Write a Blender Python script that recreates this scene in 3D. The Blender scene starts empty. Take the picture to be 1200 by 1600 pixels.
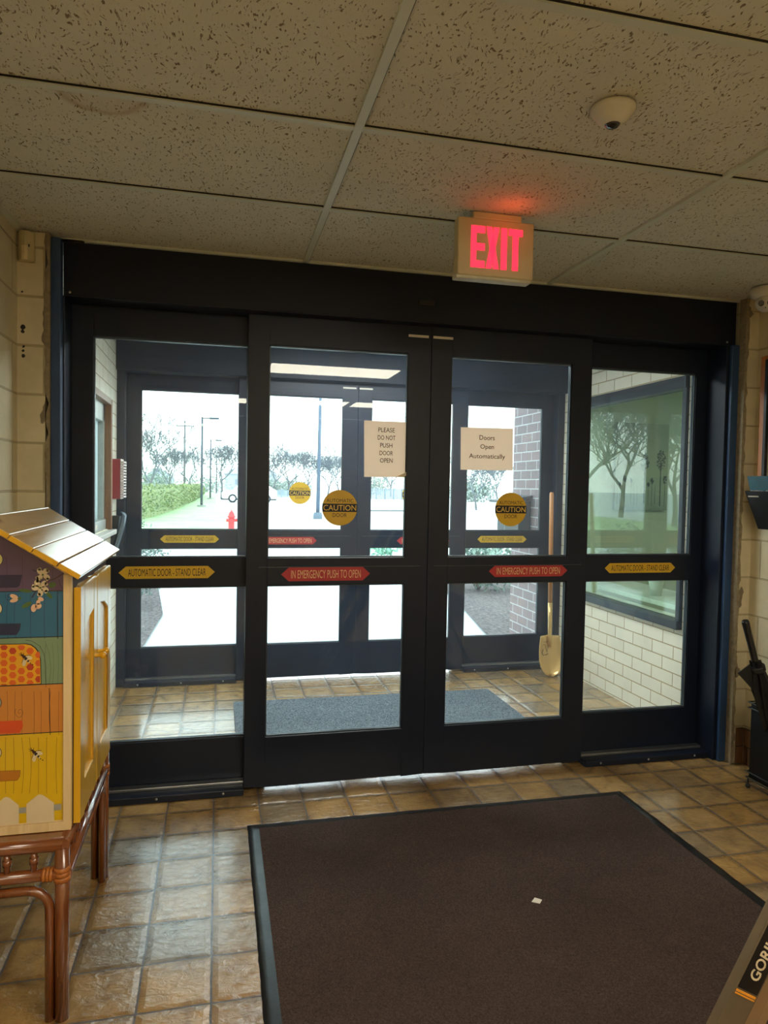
import bpy, bmesh, math, random
from mathutils import Matrix, Vector
random.seed(7)
SC = bpy.context.scene
COL = SC.collection

# ---------------------------------------------------------------- camera, world, light, exposure
CAM_H = 1.4671648
FPX = 1093.6993
CM = [[0.97297209, -0.00951083, -0.23072682],
      [-0.23019638, 0.03923975, -0.97235275],
      [0.01830155, 0.99918456, 0.03598982]]
cd = bpy.data.cameras.new('camera')
cam = bpy.data.objects.new('camera', cd)
COL.objects.link(cam)
cd.sensor_fit = 'VERTICAL'
cd.sensor_height = 24.0
cd.lens = 24.0 * FPX / 1600.0
cd.clip_start = 0.05
cd.clip_end = 900
M4 = Matrix(CM).to_4x4()
M4.translation = Vector((0, 0, CAM_H))
cam.matrix_world = M4
SC.camera = cam
SKY = 5.2
WARM = 19.0
OFFICE = 1.9
w = bpy.data.worlds.new('sky')
SC.world = w
w.use_nodes = True
nt = w.node_tree
bgn = nt.nodes['Background']
tc = nt.nodes.new('ShaderNodeTexCoord')
sep = nt.nodes.new('ShaderNodeSeparateXYZ')
rp = nt.nodes.new('ShaderNodeValToRGB')
nt.links.new(tc.outputs['Generated'], sep.inputs[0])
nt.links.new(sep.outputs['Z'], rp.inputs[0])
rp.color_ramp.elements[0].position = 0.0
rp.color_ramp.elements[0].color = (0.93, 0.97, 1.0, 1)
rp.color_ramp.elements[1].position = 0.9
rp.color_ramp.elements[1].color = (0.70, 0.85, 1.0, 1)
nt.links.new(rp.outputs[0], bgn.inputs[0])
bgn.inputs[1].default_value = SKY
SC.view_settings.view_transform = 'Standard'
SC.view_settings.look = 'None'
SC.view_settings.gamma = 1
SC.view_settings.exposure = 0.0
SC.view_settings.use_curve_mapping = False
SC.cycles.transparent_max_bounces = 24
SC.cycles.max_bounces = 12
SC.cycles.diffuse_bounces = 6
SC.cycles.sample_clamp_indirect = 4


def at(px, py, ax, val):
    """world point seen at pixel (px,py) of the 1200x1600 frame on the plane axis=val"""
    c = (px - 600, -(py - 800), -FPX)
    d = [sum(CM[i][k] * c[k] for k in range(3)) for i in range(3)]
    o = [0, 0, CAM_H]
    t = (val - o[ax]) / d[ax]
    return Vector([o[i] + d[i] * t for i in range(3)])


# ---------------------------------------------------------------- materials
MATS = {}


def srgb(r, g, b):
    def f(c):
        c = c / 255.0
        return c / 12.92 if c <= 0.04045 else ((c + 0.055) / 1.055) ** 2.4
    return (f(r), f(g), f(b), 1)


class NT:
    def __init__(s, name):
        s.m = bpy.data.materials.new(name)
        s.m.use_nodes = True
        s.t = s.m.node_tree
        s.p = s.t.nodes['Principled BSDF']
        s.out = s.t.nodes['Material Output']

    def n(s, typ, **kw):
        x = s.t.nodes.new(typ)
        for k, v in kw.items():
            setattr(x, k, v)
        return x

    def l(s, a, b):
        s.t.links.new(a, b)

    def math(s, op, a, b=None, c=None):
        x = s.n('ShaderNodeMath', operation=op)
        for i, v in enumerate((a, b, c)):
            if v is None:
                continue
            if isinstance(v, (int, float)):
                x.inputs[i].default_value = v
            else:
                s.l(v, x.inputs[i])
        return x.outputs[0]

    def ramp(s, fac, stops):
        x = s.n('ShaderNodeValToRGB')
        e = x.color_ramp.elements
        while len(e) > 1:
            e.remove(e[-1])
        e[0].position, e[0].color = stops[0]
        for p, c in stops[1:]:
            q = e.new(p)
            q.color = c
        s.l(fac, x.inputs[0])
        return x.outputs[0]

    def mix(s, fac, a, b, typ='MIX'):
        x = s.n('ShaderNodeMix', data_type='RGBA', blend_type=typ)
        for i, v in ((0, fac), (6, a), (7, b)):
            if isinstance(v, (int, float)):
                x.inputs[i].default_value = v
            elif isinstance(v, tuple):
                x.inputs[i].default_value = v
            else:
                s.l(v, x.inputs[i])
        return x.outputs[2]

    def noise(s, vec, scale, detail=4, rough=0.6, dist=0):
        x = s.n('ShaderNodeTexNoise')
        x.inputs['Scale'].default_value = scale
        x.inputs['Detail'].default_value = detail
        x.inputs['Roughness'].default_value = rough
        x.inputs['Distortion'].default_value = dist
        if vec is not None:
            s.l(vec, x.inputs['Vector'])
        return x.outputs[0]

    def coords(s, scale=(1, 1, 1), loc=(0, 0, 0), rot=(0, 0, 0), world=True):
        if world:
            g = s.n('ShaderNodeNewGeometry').outputs['Position']
        else:
            g = s.n('ShaderNodeTexCoord').outputs['Object']
        mp = s.n('ShaderNodeMapping')
        mp.inputs['Scale'].default_value = scale
        mp.inputs['Location'].default_value = loc
        mp.inputs['Rotation'].default_value = rot
        s.l(g, mp.inputs[0])
        return mp.outputs[0]

    def bump(s, h, strength=0.3, dist=0.002):
        b = s.n('ShaderNodeBump')
        b.inputs['Strength'].default_value = strength
        b.inputs['Distance'].default_value = dist
        s.l(h, b.inputs['Height'])
        s.l(b.outputs[0], s.p.inputs['Normal'])


def mat(name, col, rough=0.5, metal=0, var=0.12, scale=20, bump=0.0, coat=0, emit=None, es=1, world=True, spec=None, stretch=(1, 1, 1), bd=0.001):
    if name in MATS:
        return MATS[name]
    t = NT(name)
    c = t.coords(stretch, world=world)
    nz = t.noise(c, scale)
    a = tuple(max(0, x * (1 - var)) for x in col[:3]) + (1,)
    b = tuple(min(1, x * (1 + var)) for x in col[:3]) + (1,)
    t.l(t.ramp(nz, [(0.3, a), (0.7, b)]), t.p.inputs['Base Color'])
    t.p.inputs['Roughness'].default_value = rough
    t.p.inputs['Metallic'].default_value = metal
    t.p.inputs['Coat Weight'].default_value = coat
    t.p.inputs['Coat Roughness'].default_value = 0.12
    if spec is not None:
        t.p.inputs['Specular IOR Level'].default_value = spec
    if bump:
        t.bump(nz, bump, bd)
    if emit:
        t.p.inputs['Emission Color'].default_value = emit
        t.p.inputs['Emission Strength'].default_value = es
    MATS[name] = t.m
    return t.m


def m_glass(name, haze, tint=(0.93, 0.97, 0.95, 1), hcol=(0.75, 0.85, 0.95, 1), ior=1.45):
    t = NT(name)
    t.t.nodes.remove(t.p)
    fr = t.n('ShaderNodeFresnel')
    bf = t.n('ShaderNodeNewGeometry').outputs['Backfacing']
    t.l(t.math('ADD', ior, t.math('MULTIPLY', bf, 1.0 / ior - ior)), fr.inputs['IOR'])
    tr = t.n('ShaderNodeBsdfTransparent')
    tr.inputs[0].default_value = tint
    gl = t.n('ShaderNodeBsdfGlossy')
    gl.inputs['Roughness'].default_value = 0.0
    mx = t.n('ShaderNodeMixShader')
    t.l(fr.outputs[0], mx.inputs[0])
    t.l(tr.outputs[0], mx.inputs[1])
    t.l(gl.outputs[0], mx.inputs[2])
    df = t.n('ShaderNodeBsdfDiffuse')
    df.inputs[0].default_value = hcol
    tl = t.n('ShaderNodeBsdfTranslucent')
    tl.inputs[0].default_value = hcol
    ms = t.n('ShaderNodeMixShader')
    ms.inputs[0].default_value = 0.6
    t.l(df.outputs[0], ms.inputs[1])
    t.l(tl.outputs[0], ms.inputs[2])
    m2 = t.n('ShaderNodeMixShader')
    nz = t.noise(t.coords((1, 1, 0.5)), 5, 6, 0.7)
    hz = t.math('MULTIPLY', nz, haze * 2)
    t.l(hz, m2.inputs[0])
    t.l(mx.outputs[0], m2.inputs[1])
    t.l(ms.outputs[0], m2.inputs[2])
    t.l(m2.outputs[0], t.out.inputs[0])
    return t.m


GLASS = m_glass('door_glass', 0.016, hcol=(0.50, 0.68, 0.95, 1))  # haze on the panes, tinted blue to imitate veiling glare
GLASS_W = m_glass('window_glass', 0.02, (0.88, 0.96, 0.91, 1), (0.7, 0.9, 0.8, 1), 1.55)


def m_tilefloor():
    t = NT('stone_look_floor_tile')
    g = t.n('ShaderNodeNewGeometry').outputs['Position']
    sp = t.n('ShaderNodeSeparateXYZ')
    t.l(g, sp.inputs[0])
    T = 0.203
    u = t.math('DIVIDE', t.math('ADD', sp.outputs[0], 0.0061 + 40 * T), T)
    v = t.math('DIVIDE', t.math('ADD', sp.outputs[1], -2.7929 + 80 * T), T)
    # hand laid edges
    wob = t.noise(t.coords(), 9, 2)
    wv = t.math('MULTIPLY', t.math('SUBTRACT', wob, 0.5), 0.03)
    u = t.math('ADD', u, wv)
    v = t.math('ADD', v, wv)
    fu, fv = t.math('FRACT', u), t.math('FRACT', v)
    du = t.math('ABSOLUTE', t.math('SUBTRACT', fu, 0.5))
    dv = t.math('ABSOLUTE', t.math('SUBTRACT', fv, 0.5))
    d = t.math('MAXIMUM', du, dv)
    grout = t.math('GREATER_THAN', d, 0.484)
    cmb = t.n('ShaderNodeCombineXYZ')
    t.l(t.math('FLOOR', u), cmb.inputs[0])
    t.l(t.math('FLOOR', v), cmb.inputs[1])
    wn = t.n('ShaderNodeTexWhiteNoise')
    t.l(cmb.outputs[0], wn.inputs[0])
    tile = t.ramp(wn.outputs[0], [(0, srgb(164, 128, 74)), (0.3, srgb(180, 146, 94)), (0.6, srgb(166, 134, 86)), (0.85, srgb(138, 122, 98)), (1, srgb(172, 132, 70))])
    nz = t.noise(t.coords(), 9, 8, 0.65, 0.6)
    dark = t.ramp(nz, [(0.3, (0.56, 0.53, 0.50, 1)), (0.5, (0.88, 0.87, 0.86, 1)), (0.7, (1.12, 1.10, 1.06, 1))])
    c = t.mix(1.0, tile, dark, 'MULTIPLY')
    edge = t.ramp(d, [(0.36, (1, 1, 1, 1)), (0.48, (0.78, 0.74, 0.70, 1))])
    c = t.mix(1.0, c, edge, 'MULTIPLY')
    c = t.mix(grout, c, srgb(70, 58, 46))
    t.l(c, t.p.inputs['Base Color'])
    r = t.math('ADD', t.math('MULTIPLY', grout, 0.35), 0.19)
    t.p.inputs['Specular IOR Level'].default_value = 0.85
    t.p.inputs['Coat Weight'].default_value = 0.55
    t.p.inputs['Coat Roughness'].default_value = 0.14
    t.p.inputs['Coat IOR'].default_value = 1.6
    t.l(r, t.p.inputs['Roughness'])
    rn = t.noise(t.coords((1, 1.6, 1)), 24, 5, 0.6, 0.8)
    pill = t.ramp(d, [(0.40, (1, 1, 1, 1)), (0.485, (0, 0, 0, 1))])
    h = t.math('ADD', t.math('MULTIPLY', rn, 0.9), t.math('MULTIPLY', pill, 0.7))
    t.bump(h, 0.9, 0.006)
    return t.m


def m_ceiling():
    t = NT('fissured_ceiling_tile')
    base = t.noise(t.coords(), 3, 4)
    col = t.ramp(base, [(0.3, srgb(194, 192, 176)), (0.7, srgb(204, 202, 186))])
    wob = t.n('ShaderNodeTexNoise')
    wob.inputs['Scale'].default_value = 7
    t.l(t.coords(), wob.inputs['Vector'])
    g = t.coords((1, 1, 1))
    add = t.n('ShaderNodeVectorMath', operation='MULTIPLY_ADD')
    t.l(wob.outputs['Color'], add.inputs[0])
    add.inputs[1].default_value = (0.10, 0.08, 0)
    t.l(g, add.inputs[2])
    mp = t.n('ShaderNodeMapping')
    mp.inputs['Scale'].default_value = (190, 75, 1)
    t.l(add.outputs[0], mp.inputs[0])
    n1 = t.n('ShaderNodeTexNoise')
    n1.inputs['Scale'].default_value = 1.0
    n1.inputs['Detail'].default_value = 1.5
    t.l(mp.outputs[0], n1.inputs['Vector'])
    pit = t.ramp(n1.outputs[0], [(0.63, (0, 0, 0, 1)), (0.68, (1, 1, 1, 1))])
    fine = t.noise(t.coords(), 260, 2)
    pf = t.ramp(fine, [(0.66, (0, 0, 0, 1)), (0.72, (0.5, 0.5, 0.5, 1))])
    allp = t.math('MAXIMUM', pit, pf)
    col = t.mix(allp, col, srgb(120, 105, 78))
    # old water stain on one panel
    sp = t.n('ShaderNodeSeparateXYZ')
    t.l(t.coords(), sp.inputs[0])
    sx, sy = at(158, 150, 2, 2.5)[:2]
    dx = t.math('MULTIPLY', t.math('SUBTRACT', sp.outputs[0], sx), 1.0)
    dy = t.math('MULTIPLY', t.math('SUBTRACT', sp.outputs[1], sy - 0.0), 1.1)
    rr = t.math('SQRT', t.math('ADD', t.math('MULTIPLY', dx, dx), t.math('MULTIPLY', dy, dy)))
    rr = t.math('ADD', rr, t.math('MULTIPLY', t.math('SUBTRACT', t.noise(t.coords(), 14, 3), 0.5), 0.05))
    ring = t.ramp(rr, [(0.0, (0.15, 0.15, 0.15, 1)), (0.085, (0.25, 0.25, 0.25, 1)), (0.105, (0.8, 0.8, 0.8, 1)), (0.125, (0, 0, 0, 1))])
    back = t.math('LESS_THAN', t.math('MULTIPLY', sp.outputs[1], -1.0), -2.03)
    ring = t.math('MULTIPLY', ring, back)
    col = t.mix(t.math('MULTIPLY', ring, 0.65), col, srgb(150, 112, 66))
    t.l(col, t.p.inputs['Base Color'])
    t.p.inputs['Roughness'].default_value = 0.95
    inv = t.math('SUBTRACT', 1.0, allp)
    t.bump(inv, 0.6, 0.004)
    return t.m


def m_blocks(name, c1, c2, cm, bw, bh, axis, mortar=0.006, ox=0.0, oz=0.0, rough=0.6, off=0.5, bstr=0.6, chips=None, rnd=0.3):
    """painted masonry; axis 'x' = wall runs along X, 'y' = along Y"""
    t = NT(name)
    g = t.n('ShaderNodeNewGeometry').outputs['Position']
    sp = t.n('ShaderNodeSeparateXYZ')
    t.l(g, sp.inputs[0])
    cb = t.n('ShaderNodeCombineXYZ')
    t.l(t.math('ADD', sp.outputs[0 if axis == 'x' else 1], ox), cb.inputs[0])
    t.l(t.math('ADD', sp.outputs[2], oz), cb.inputs[1])
    b = t.n('ShaderNodeTexBrick')
    b.offset = off
    b.inputs['Scale'].default_value = 1
    b.inputs['Mortar Size'].default_value = mortar
    b.inputs['Mortar Smooth'].default_value = 0.35
    b.inputs['Bias'].default_value = 0
    b.inputs['Brick Width'].default_value = bw
    b.inputs['Row Height'].default_value = bh
    b.inputs['Color1'].default_value = c1
    b.inputs['Color2'].default_value = c2
    b.inputs['Mortar'].default_value = cm
    t.l(cb.outputs[0], b.inputs['Vector'])
    nz = t.noise(t.coords(), 7, 6, 0.6)
    sh = t.ramp(nz, [(0.3, (1 - rnd * 0.5,) * 3 + (1,)), (0.7, (1 + rnd * 0.2,) * 3 + (1,))])
    c = t.mix(1.0, b.outputs[0], sh, 'MULTIPLY')
    if chips:
        # flaked paint and old holes by the door frame
        x0, x1 = chips
        dd = t.math('ABSOLUTE', t.math('SUBTRACT', sp.outputs[0], x0))
        edge = t.math('SUBTRACT', 1.0, t.math('DIVIDE', dd, x1))
        cn = t.noise(t.coords((1, 1, 0.6)), 8, 3, 0.5)
        k = t.math('ADD', cn, t.math('MULTIPLY', edge, 0.22))
        msk = t.ramp(k, [(0.755, (0, 0, 0, 1)), (0.765, (1, 1, 1, 1))])
        c = t.mix(msk, c, srgb(118, 104, 84))
        if x0 < 0:
            for hx, hz, hr in ((-.797, 2.105, .010), (-.798, 2.085, .007), (-.796, 2.025, .006), (-.797, 2.007, .005), (-.797, 1.985, .007), (-.800, 2.25, .004)):
                ex_ = t.math('SUBTRACT', sp.outputs[0], hx)
                ez_ = t.math('SUBTRACT', sp.outputs[2], hz)
                q_ = t.math('SQRT', t.math('ADD', t.math('MULTIPLY', ex_, ex_), t.math('MULTIPLY', ez_, ez_)))
                q_ = t.math('ADD', q_, t.math('MULTIPLY', t.math('SUBTRACT', t.noise(t.coords(), 60, 2), .5), .012))
                c = t.mix(t.math('LESS_THAN', q_, hr), c, srgb(26, 20, 14))
    t.l(c, t.p.inputs['Base Color'])
    t.p.inputs['Roughness'].default_value = rough
    h = t.math('ADD', t.math('MULTIPLY', b.outputs[1], -1.0), t.math('MULTIPLY', t.noise(t.coords(), 120, 3), 0.25))
    t.bump(h, bstr, 0.004)
    return t.m


def m_carpet(name, c1, c2, scale=260, patch=None):
    t = NT(name)
    n1 = t.noise(t.coords((1, 0.7, 1)), scale, 3, 0.7)
    c = t.ramp(n1, [(0.3, c1), (0.7, c2)])
    n2 = t.noise(t.coords(), 2.5, 5, 0.7)
    c = t.mix(1.0, c, t.ramp(n2, [(0.3, (0.85, 0.85, 0.85, 1)), (0.7, (1.12, 1.1, 1.08, 1))]), 'MULTIPLY')
    t.l(c, t.p.inputs['Base Color'])
    t.p.inputs['Roughness'].default_value = 0.97
    t.p.inputs['Specular IOR Level'].default_value = 0.1
    t.bump(n1, 0.9, 0.006)
    return t.m


def m_wood(name, c1, c2, axis=1, rough=0.35, coat=0.0, scale=16, stretch=0.06, knots=False):
    t = NT(name)
    s = [1, 1, 1]
    s[axis] = stretch
    n1 = t.noise(t.coords(tuple(s)), scale, 6, 0.65, 1.2)
    c = t.ramp(n1, [(0.25, c1), (0.5, c2), (0.62, c1), (0.8, c2)])
    if knots:
        v = t.n('ShaderNodeTexVoronoi')
        v.inputs['Scale'].default_value = 1
        t.l(t.coords((5, 3.5, 5)), v.inputs['Vector'])
        k = t.ramp(v.outputs[0], [(0.0, (1, 1, 1, 1)), (0.10, (0.5, 0.5, 0.5, 1)), (0.16, (0, 0, 0, 1))])
        c = t.mix(k, c, tuple(x * 0.45 for x in c1[:3]) + (1,))
    t.l(c, t.p.inputs['Base Color'])
    t.p.inputs['Roughness'].default_value = rough
    t.p.inputs['Coat Weight'].default_value = coat
    t.p.inputs['Coat Roughness'].default_value = 0.16
    t.bump(n1, 0.12, 0.002)
    return t.m


def m_leaf(name, c1, c2, c3=None, rough=0.6):
    t = NT(name)
    n1 = t.noise(t.coords(), 3.5, 5, 0.7)
    st = [(0.3, c1), (0.62, c2)]
    if c3:
        st.append((0.8, c3))
    t.l(t.ramp(n1, st), t.p.inputs['Base Color'])
    t.p.inputs['Roughness'].default_value = rough
    return t.m


M_FLOOR = m_tilefloor()
M_CEIL = m_ceiling()
M_TEE = mat('ceiling_grid_paint', srgb(190, 194, 178), 0.5, var=0.05, scale=4)
M_GAPSHADE = mat('painted_gap_shade', srgb(22, 18, 14), 0.9)  # near-black paint standing in for shade in gaps
CREAM1, CREAM2, CREAMM = srgb(208, 198, 164), srgb(202, 190, 156), srgb(172, 158, 124)
M_WALLY = m_blocks('cream_block_wall', CREAM1, CREAM2, CREAMM, 0.405, 0.203, 'y', 0.006, 0.1, 0.0, 0.55)
M_WALLX = m_blocks('cream_block_return', CREAM1, CREAM2, CREAMM, 0.405, 0.203, 'x', 0.006, 0.31, 0.0, 0.55)
M_WALLXL = m_blocks('cream_block_return_chipped', CREAM1, CREAM2, CREAMM, 0.405, 0.203, 'x', 0.006, 0.31, 0.0, 0.55, chips=(-0.70, 0.12))
M_WALLXR = m_blocks('cream_block_return_worn', CREAM1, CREAM2, CREAMM, 0.405, 0.203, 'x', 0.006, 0.11, 0.0, 0.55, chips=(2.70, 0.10))
M_VBRICK = m_blocks('white_painted_brick', srgb(232, 226, 206), srgb(226, 219, 198), srgb(176, 156, 118), 0.2165, 0.0835, 'y', 0.0045, 0.022, 0.0715, 0.5, rnd=0.12)
M_RBRICK = m_blocks('weathered_red_brick', srgb(150, 126, 126), srgb(134, 118, 120), srgb(196, 192, 192), 0.2165, 0.0835, 'y', 0.006, 0.05, 0.03, 0.85)
M_RBRICKX = m_blocks('weathered_red_brick_end', srgb(150, 126, 126), srgb(134, 118, 120), srgb(196, 192, 192), 0.2165, 0.0835, 'x', 0.006, 0.05, 0.03, 0.85)
M_BASET = m_blocks('brown_base_brick', srgb(120, 84, 54), srgb(98, 70, 48), srgb(60, 44, 32), 0.22, 0.098, 'y', 0.005, 0.02, 0.0, 0.45)
M_BASETX = m_blocks('brown_base_brick_end', srgb(120, 84, 54), srgb(98, 70, 48), srgb(60, 44, 32), 0.22, 0.098, 'x', 0.005, 0.05, 0.0, 0.45)
M_FRAME = mat('black_bronze_aluminium', srgb(18, 27, 44), 0.42, 0.0, 0.10, 6, bump=0.02, spec=.35)
M_HEAD = mat('black_header_cover', srgb(17, 23, 36), 0.5, 0.0, 0.10, 3, spec=.3)
M_BLUE = mat('navy_painted_steel', srgb(38, 66, 104), 0.45, 0.0, 0.15, 8)
M_MORTAR = mat('rough_grey_mortar', srgb(134, 122, 98), 0.95, 0, 0.25, 40, bump=0.8, bd=0.004)
M_ALU = mat('bright_aluminium', srgb(178, 182, 186), 0.3, 0.9, 0.08, 30)
M_GASKET = mat('glazing_gasket', srgb(70, 78, 84), 0.35, 0.4, 0.1, 30)
M_YEL = mat('yellow_sticker', srgb(214, 172, 38), 0.4, 0, 0.06, 12)
M_RED = mat('red_sticker', srgb(176, 44, 52), 0.4, 0, 0.08, 12)
M_BLK = mat('black_print', srgb(16, 15, 15), 0.5)
M_TAN = mat('cream_print', srgb(226, 188, 140), 0.5, 0, 0.03)
M_PAPER = mat('office_paper', srgb(226, 214, 198), 0.8, 0, 0.03, 6)
pt = NT('taped_office_paper')
pt.p.inputs['Base Color'].default_value = srgb(226, 216, 202)
pt.p.inputs['Roughness'].default_value = .8
pl = pt.n('ShaderNodeBsdfTranslucent')
pl.inputs[0].default_value = (.36, .34, .33, 1)
pa = pt.n('ShaderNodeAddShader')
pt.l(pt.p.outputs[0], pa.inputs[0])
pt.l(pl.outputs[0], pa.inputs[1])
pt.l(pa.outputs[0], pt.out.inputs[0])
M_PAPER = pt.m
M_WHITE = mat('white_label', srgb(222, 214, 200), 0.6, 0, 0.04)
M_PLBEI = mat('aged_white_plastic', srgb(188, 174, 134), 0.45, 0, 0.04, 10)
M_PLWHT = mat('white_plastic', srgb(200, 194, 176), 0.4, 0, 0.03, 10)
M_BLKPL = mat('black_plastic', srgb(20, 19, 19), 0.35, 0, 0.1, 10)
M_DARKLENS = mat('dark_lens', srgb(36, 30, 28), 0.1, 0, 0.05, 10, coat=0.5)
M_TROF = mat('lamp_lens', (1, 0.9, 0.75, 1), 0.5, emit=(1.0, 0.90, 0.72, 1), es=WARM)
M_EXITL = mat('exit_red_light', srgb(255, 40, 60), 0.5, emit=(1.0, 0.035, 0.085, 1), es=1.25)

# ---------------------------------------------------------------- mesh helpers


class MB:
    def __init__(s):
        s.v, s.f, s.m, s.s = [], [], [], []

    def face(s, pts, m=0, smooth=False):
        b = len(s.v)
        s.v += [Vector(p) for p in pts]
        s.f.append(list(range(b, b + len(pts))))
        s.m.append(m)
        s.s.append(smooth)

    def raw(s, vs, fs, m=0, smooth=False):
        b = len(s.v)
        s.v += [Vector(p) for p in vs]
        for f in fs:
            s.f.append([i + b for i in f])
            s.m.append(m)
            s.s.append(smooth)

    def box(s, x0, x1, y0, y1, z0, z1, m=0, M=None):
        vs = [Vector((x, y, z)) for x in (x0, x1) for y in (y0, y1) for z in (z0, z1)]
        if M is not None:
            vs = [M @ v for v in vs]
        s.raw(vs, [(0, 1, 3, 2), (4, 6, 7, 5), (0, 4, 5, 1), (2, 3, 7, 6), (0, 2, 6, 4), (1, 5, 7, 3)], m)

    def slab(s, pts, d, m=0):
        """polygon (3D points) extruded by vector d"""
        d = Vector(d)
        n = len(pts)
        P = [Vector(p) for p in pts]
        vs = P + [p + d for p in P]
        fs = [tuple(range(n))[::-1], tuple(range(n, 2 * n))]
        for i in range(n):
            j = (i + 1) % n
            fs.append((i, j, j + n, i + n))
        s.raw(vs, fs, m)

    def tube(s, pts, r, seg=10, m=0, caps=True, smooth=True):
        P = [Vector(p) for p in pts]
        n = len(P)
        R = r if isinstance(r, (list, tuple)) else [r] * n
        vs = []
        prev = None
        for i, p in enumerate(P):
            d = (P[min(i + 1, n - 1)] - P[max(i - 1, 0)])
            if d.length < 1e-9:
                d = Vector((0, 0, 1))
            d.normalize()
            if prev is None:
                a = Vector((0, 0, 1)) if abs(d.z) < 0.9 else Vector((1, 0, 0))
                u = d.cross(a).normalized()
            else:
                u = (prev - d * prev.dot(d)).normalized()
            prev = u
            v = d.cross(u)
            for k in range(seg):
                a = 2 * math.pi * k / seg
                vs.append(p + (u * math.cos(a) + v * math.sin(a)) * R[i])
        fs = []
        for i in range(n - 1):
            for k in range(seg):
                k2 = (k + 1) % seg
                fs.append((i * seg + k, i * seg + k2, (i + 1) * seg + k2, (i + 1) * seg + k))
        s.raw(vs, fs, m, smooth)
        if caps:
            b = len(s.v) - len(vs)
            s.f.append([b + k for k in range(seg)][::-1])
            s.m.append(m)
            s.s.append(False)
            s.f.append([b + (n - 1) * seg + k for k in range(seg)])
            s.m.append(m)
            s.s.append(False)

    def lathe(s, prof, c, axis=(0, 0, 1), seg=24, m=0, smooth=True):
        """prof list of (r, h) along axis from c"""
        ax = Vector(axis).normalized()
        a = Vector((0, 0, 1)) if abs(ax.z) < 0.9 else Vector((1, 0, 0))
        u = ax.cross(a).normalized()
        v = ax.cross(u)
        c = Vector(c)
        vs = []
        for r, h in prof:
            for k in range(seg):
                t = 2 * math.pi * k / seg
                vs.append(c + ax * h + (u * math.cos(t) + v * math.sin(t)) * max(r, 1e-5))
        fs = []
        for i in range(len(prof) - 1):
            for k in range(seg):
                k2 = (k + 1) % seg
                fs.append((i * seg + k, i * seg + k2, (i + 1) * seg + k2, (i + 1) * seg + k))
        s.raw(vs, fs, m, smooth)

    def ball(s, c, r, seg=14, m=0, sc=(1, 1, 1)):
        n = seg // 2
        vs, fs = [], []
        c = Vector(c)
        for i in range(n + 1):
            th = math.pi * i / n
            for k in range(seg):
                ph = 2 * math.pi * k / seg
                vs.append(c + Vector((math.sin(th) * math.cos(ph) * sc[0], math.sin(th) * math.sin(ph) * sc[1], math.cos(th) * sc[2])) * r)
        for i in range(n):
            for k in range(seg):
                k2 = (k + 1) % seg
                fs.append((i * seg + k, (i + 1) * seg + k, (i + 1) * seg + k2, i * seg + k2))
        s.raw(vs, fs, m, True)

    def build(s, name, mats, parent=None, bevel=0, label=None, kind=None, cat=None, group=None, seg=2):
        me = bpy.data.meshes.new(name)
        off = Vector((0, 0, 0))
        p = parent
        while p is not None:
            off += p.location
            p = p.parent
        me.from_pydata([tuple(v - off) for v in s.v], [], s.f)
        if not isinstance(mats, (list, tuple)):
            mats = [mats]
        for x in mats:
            me.materials.append(x)
        for i, p in enumerate(me.polygons):
            p.material_index = s.m[i]
            p.use_smooth = s.s[i]
        bm = bmesh.new()
        bm.from_mesh(me)
        bmesh.ops.remove_doubles(bm, verts=bm.verts, dist=1e-6)
        bmesh.ops.recalc_face_normals(bm, faces=bm.faces)
        bm.to_mesh(me)
        bm.free()
        o = bpy.data.objects.new(name, me)
        COL.objects.link(o)
        if parent is not None:
            o.parent = parent
        if bevel:
            b = o.modifiers.new('bevel', 'BEVEL')
            b.width = bevel
            b.segments = seg
            b.limit_method = 'ANGLE'
            b.angle_limit = math.radians(40)
        tag(o, label, cat, group, kind)
        return o


def tag(o, label=None, cat=None, group=None, kind=None):
    if label:
        o['label'] = label
    if cat:
        o['category'] = cat
    if group:
        o['group'] = group
    if kind:
        o['kind'] = kind
    return o


def thing(name, loc, label=None, cat=None, group=None, kind=None):
    o = bpy.data.objects.new(name, None)
    COL.objects.link(o)
    o.location = loc
    o.empty_display_size = 0.05
    return tag(o, label, cat, group, kind)


def copy_tree(o, parent=None):
    c = o.copy()
    COL.objects.link(c)
    c.parent = parent
    for ch in [x for x in bpy.data.objects if x.parent == o]:
        copy_tree(ch, c)
    return c


_tc = {}


def text2d(body, bold=0.0, shear=0.0):
    """verts, faces and bounds of flat lettering"""
    key = (body, bold, shear)
    if key in _tc:
        return _tc[key]
    cu = bpy.data.curves.new('t', 'FONT')
    cu.body = body
    cu.align_x = 'CENTER'
    cu.offset = bold
    cu.shear = shear
    cu.resolution_u = 3
    o = bpy.data.objects.new('t', cu)
    COL.objects.link(o)
    bpy.context.view_layer.update()
    dg = bpy.context.evaluated_depsgraph_get()
    me = bpy.data.meshes.new_from_object(o.evaluated_get(dg))
    vs = [(v.co.x, v.co.y) for v in me.vertices]
    fs = [list(p.vertices) for p in me.polygons]
    bpy.data.objects.remove(o)
    bpy.data.meshes.remove(me)
    bpy.data.curves.remove(cu)
    x0, x1 = min(v[0] for v in vs), max(v[0] for v in vs)
    y0, y1 = min(v[1] for v in vs), max(v[1] for v in vs)
    _tc[key] = (vs, fs, (x0, x1, y0, y1))
    return _tc[key]


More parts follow.
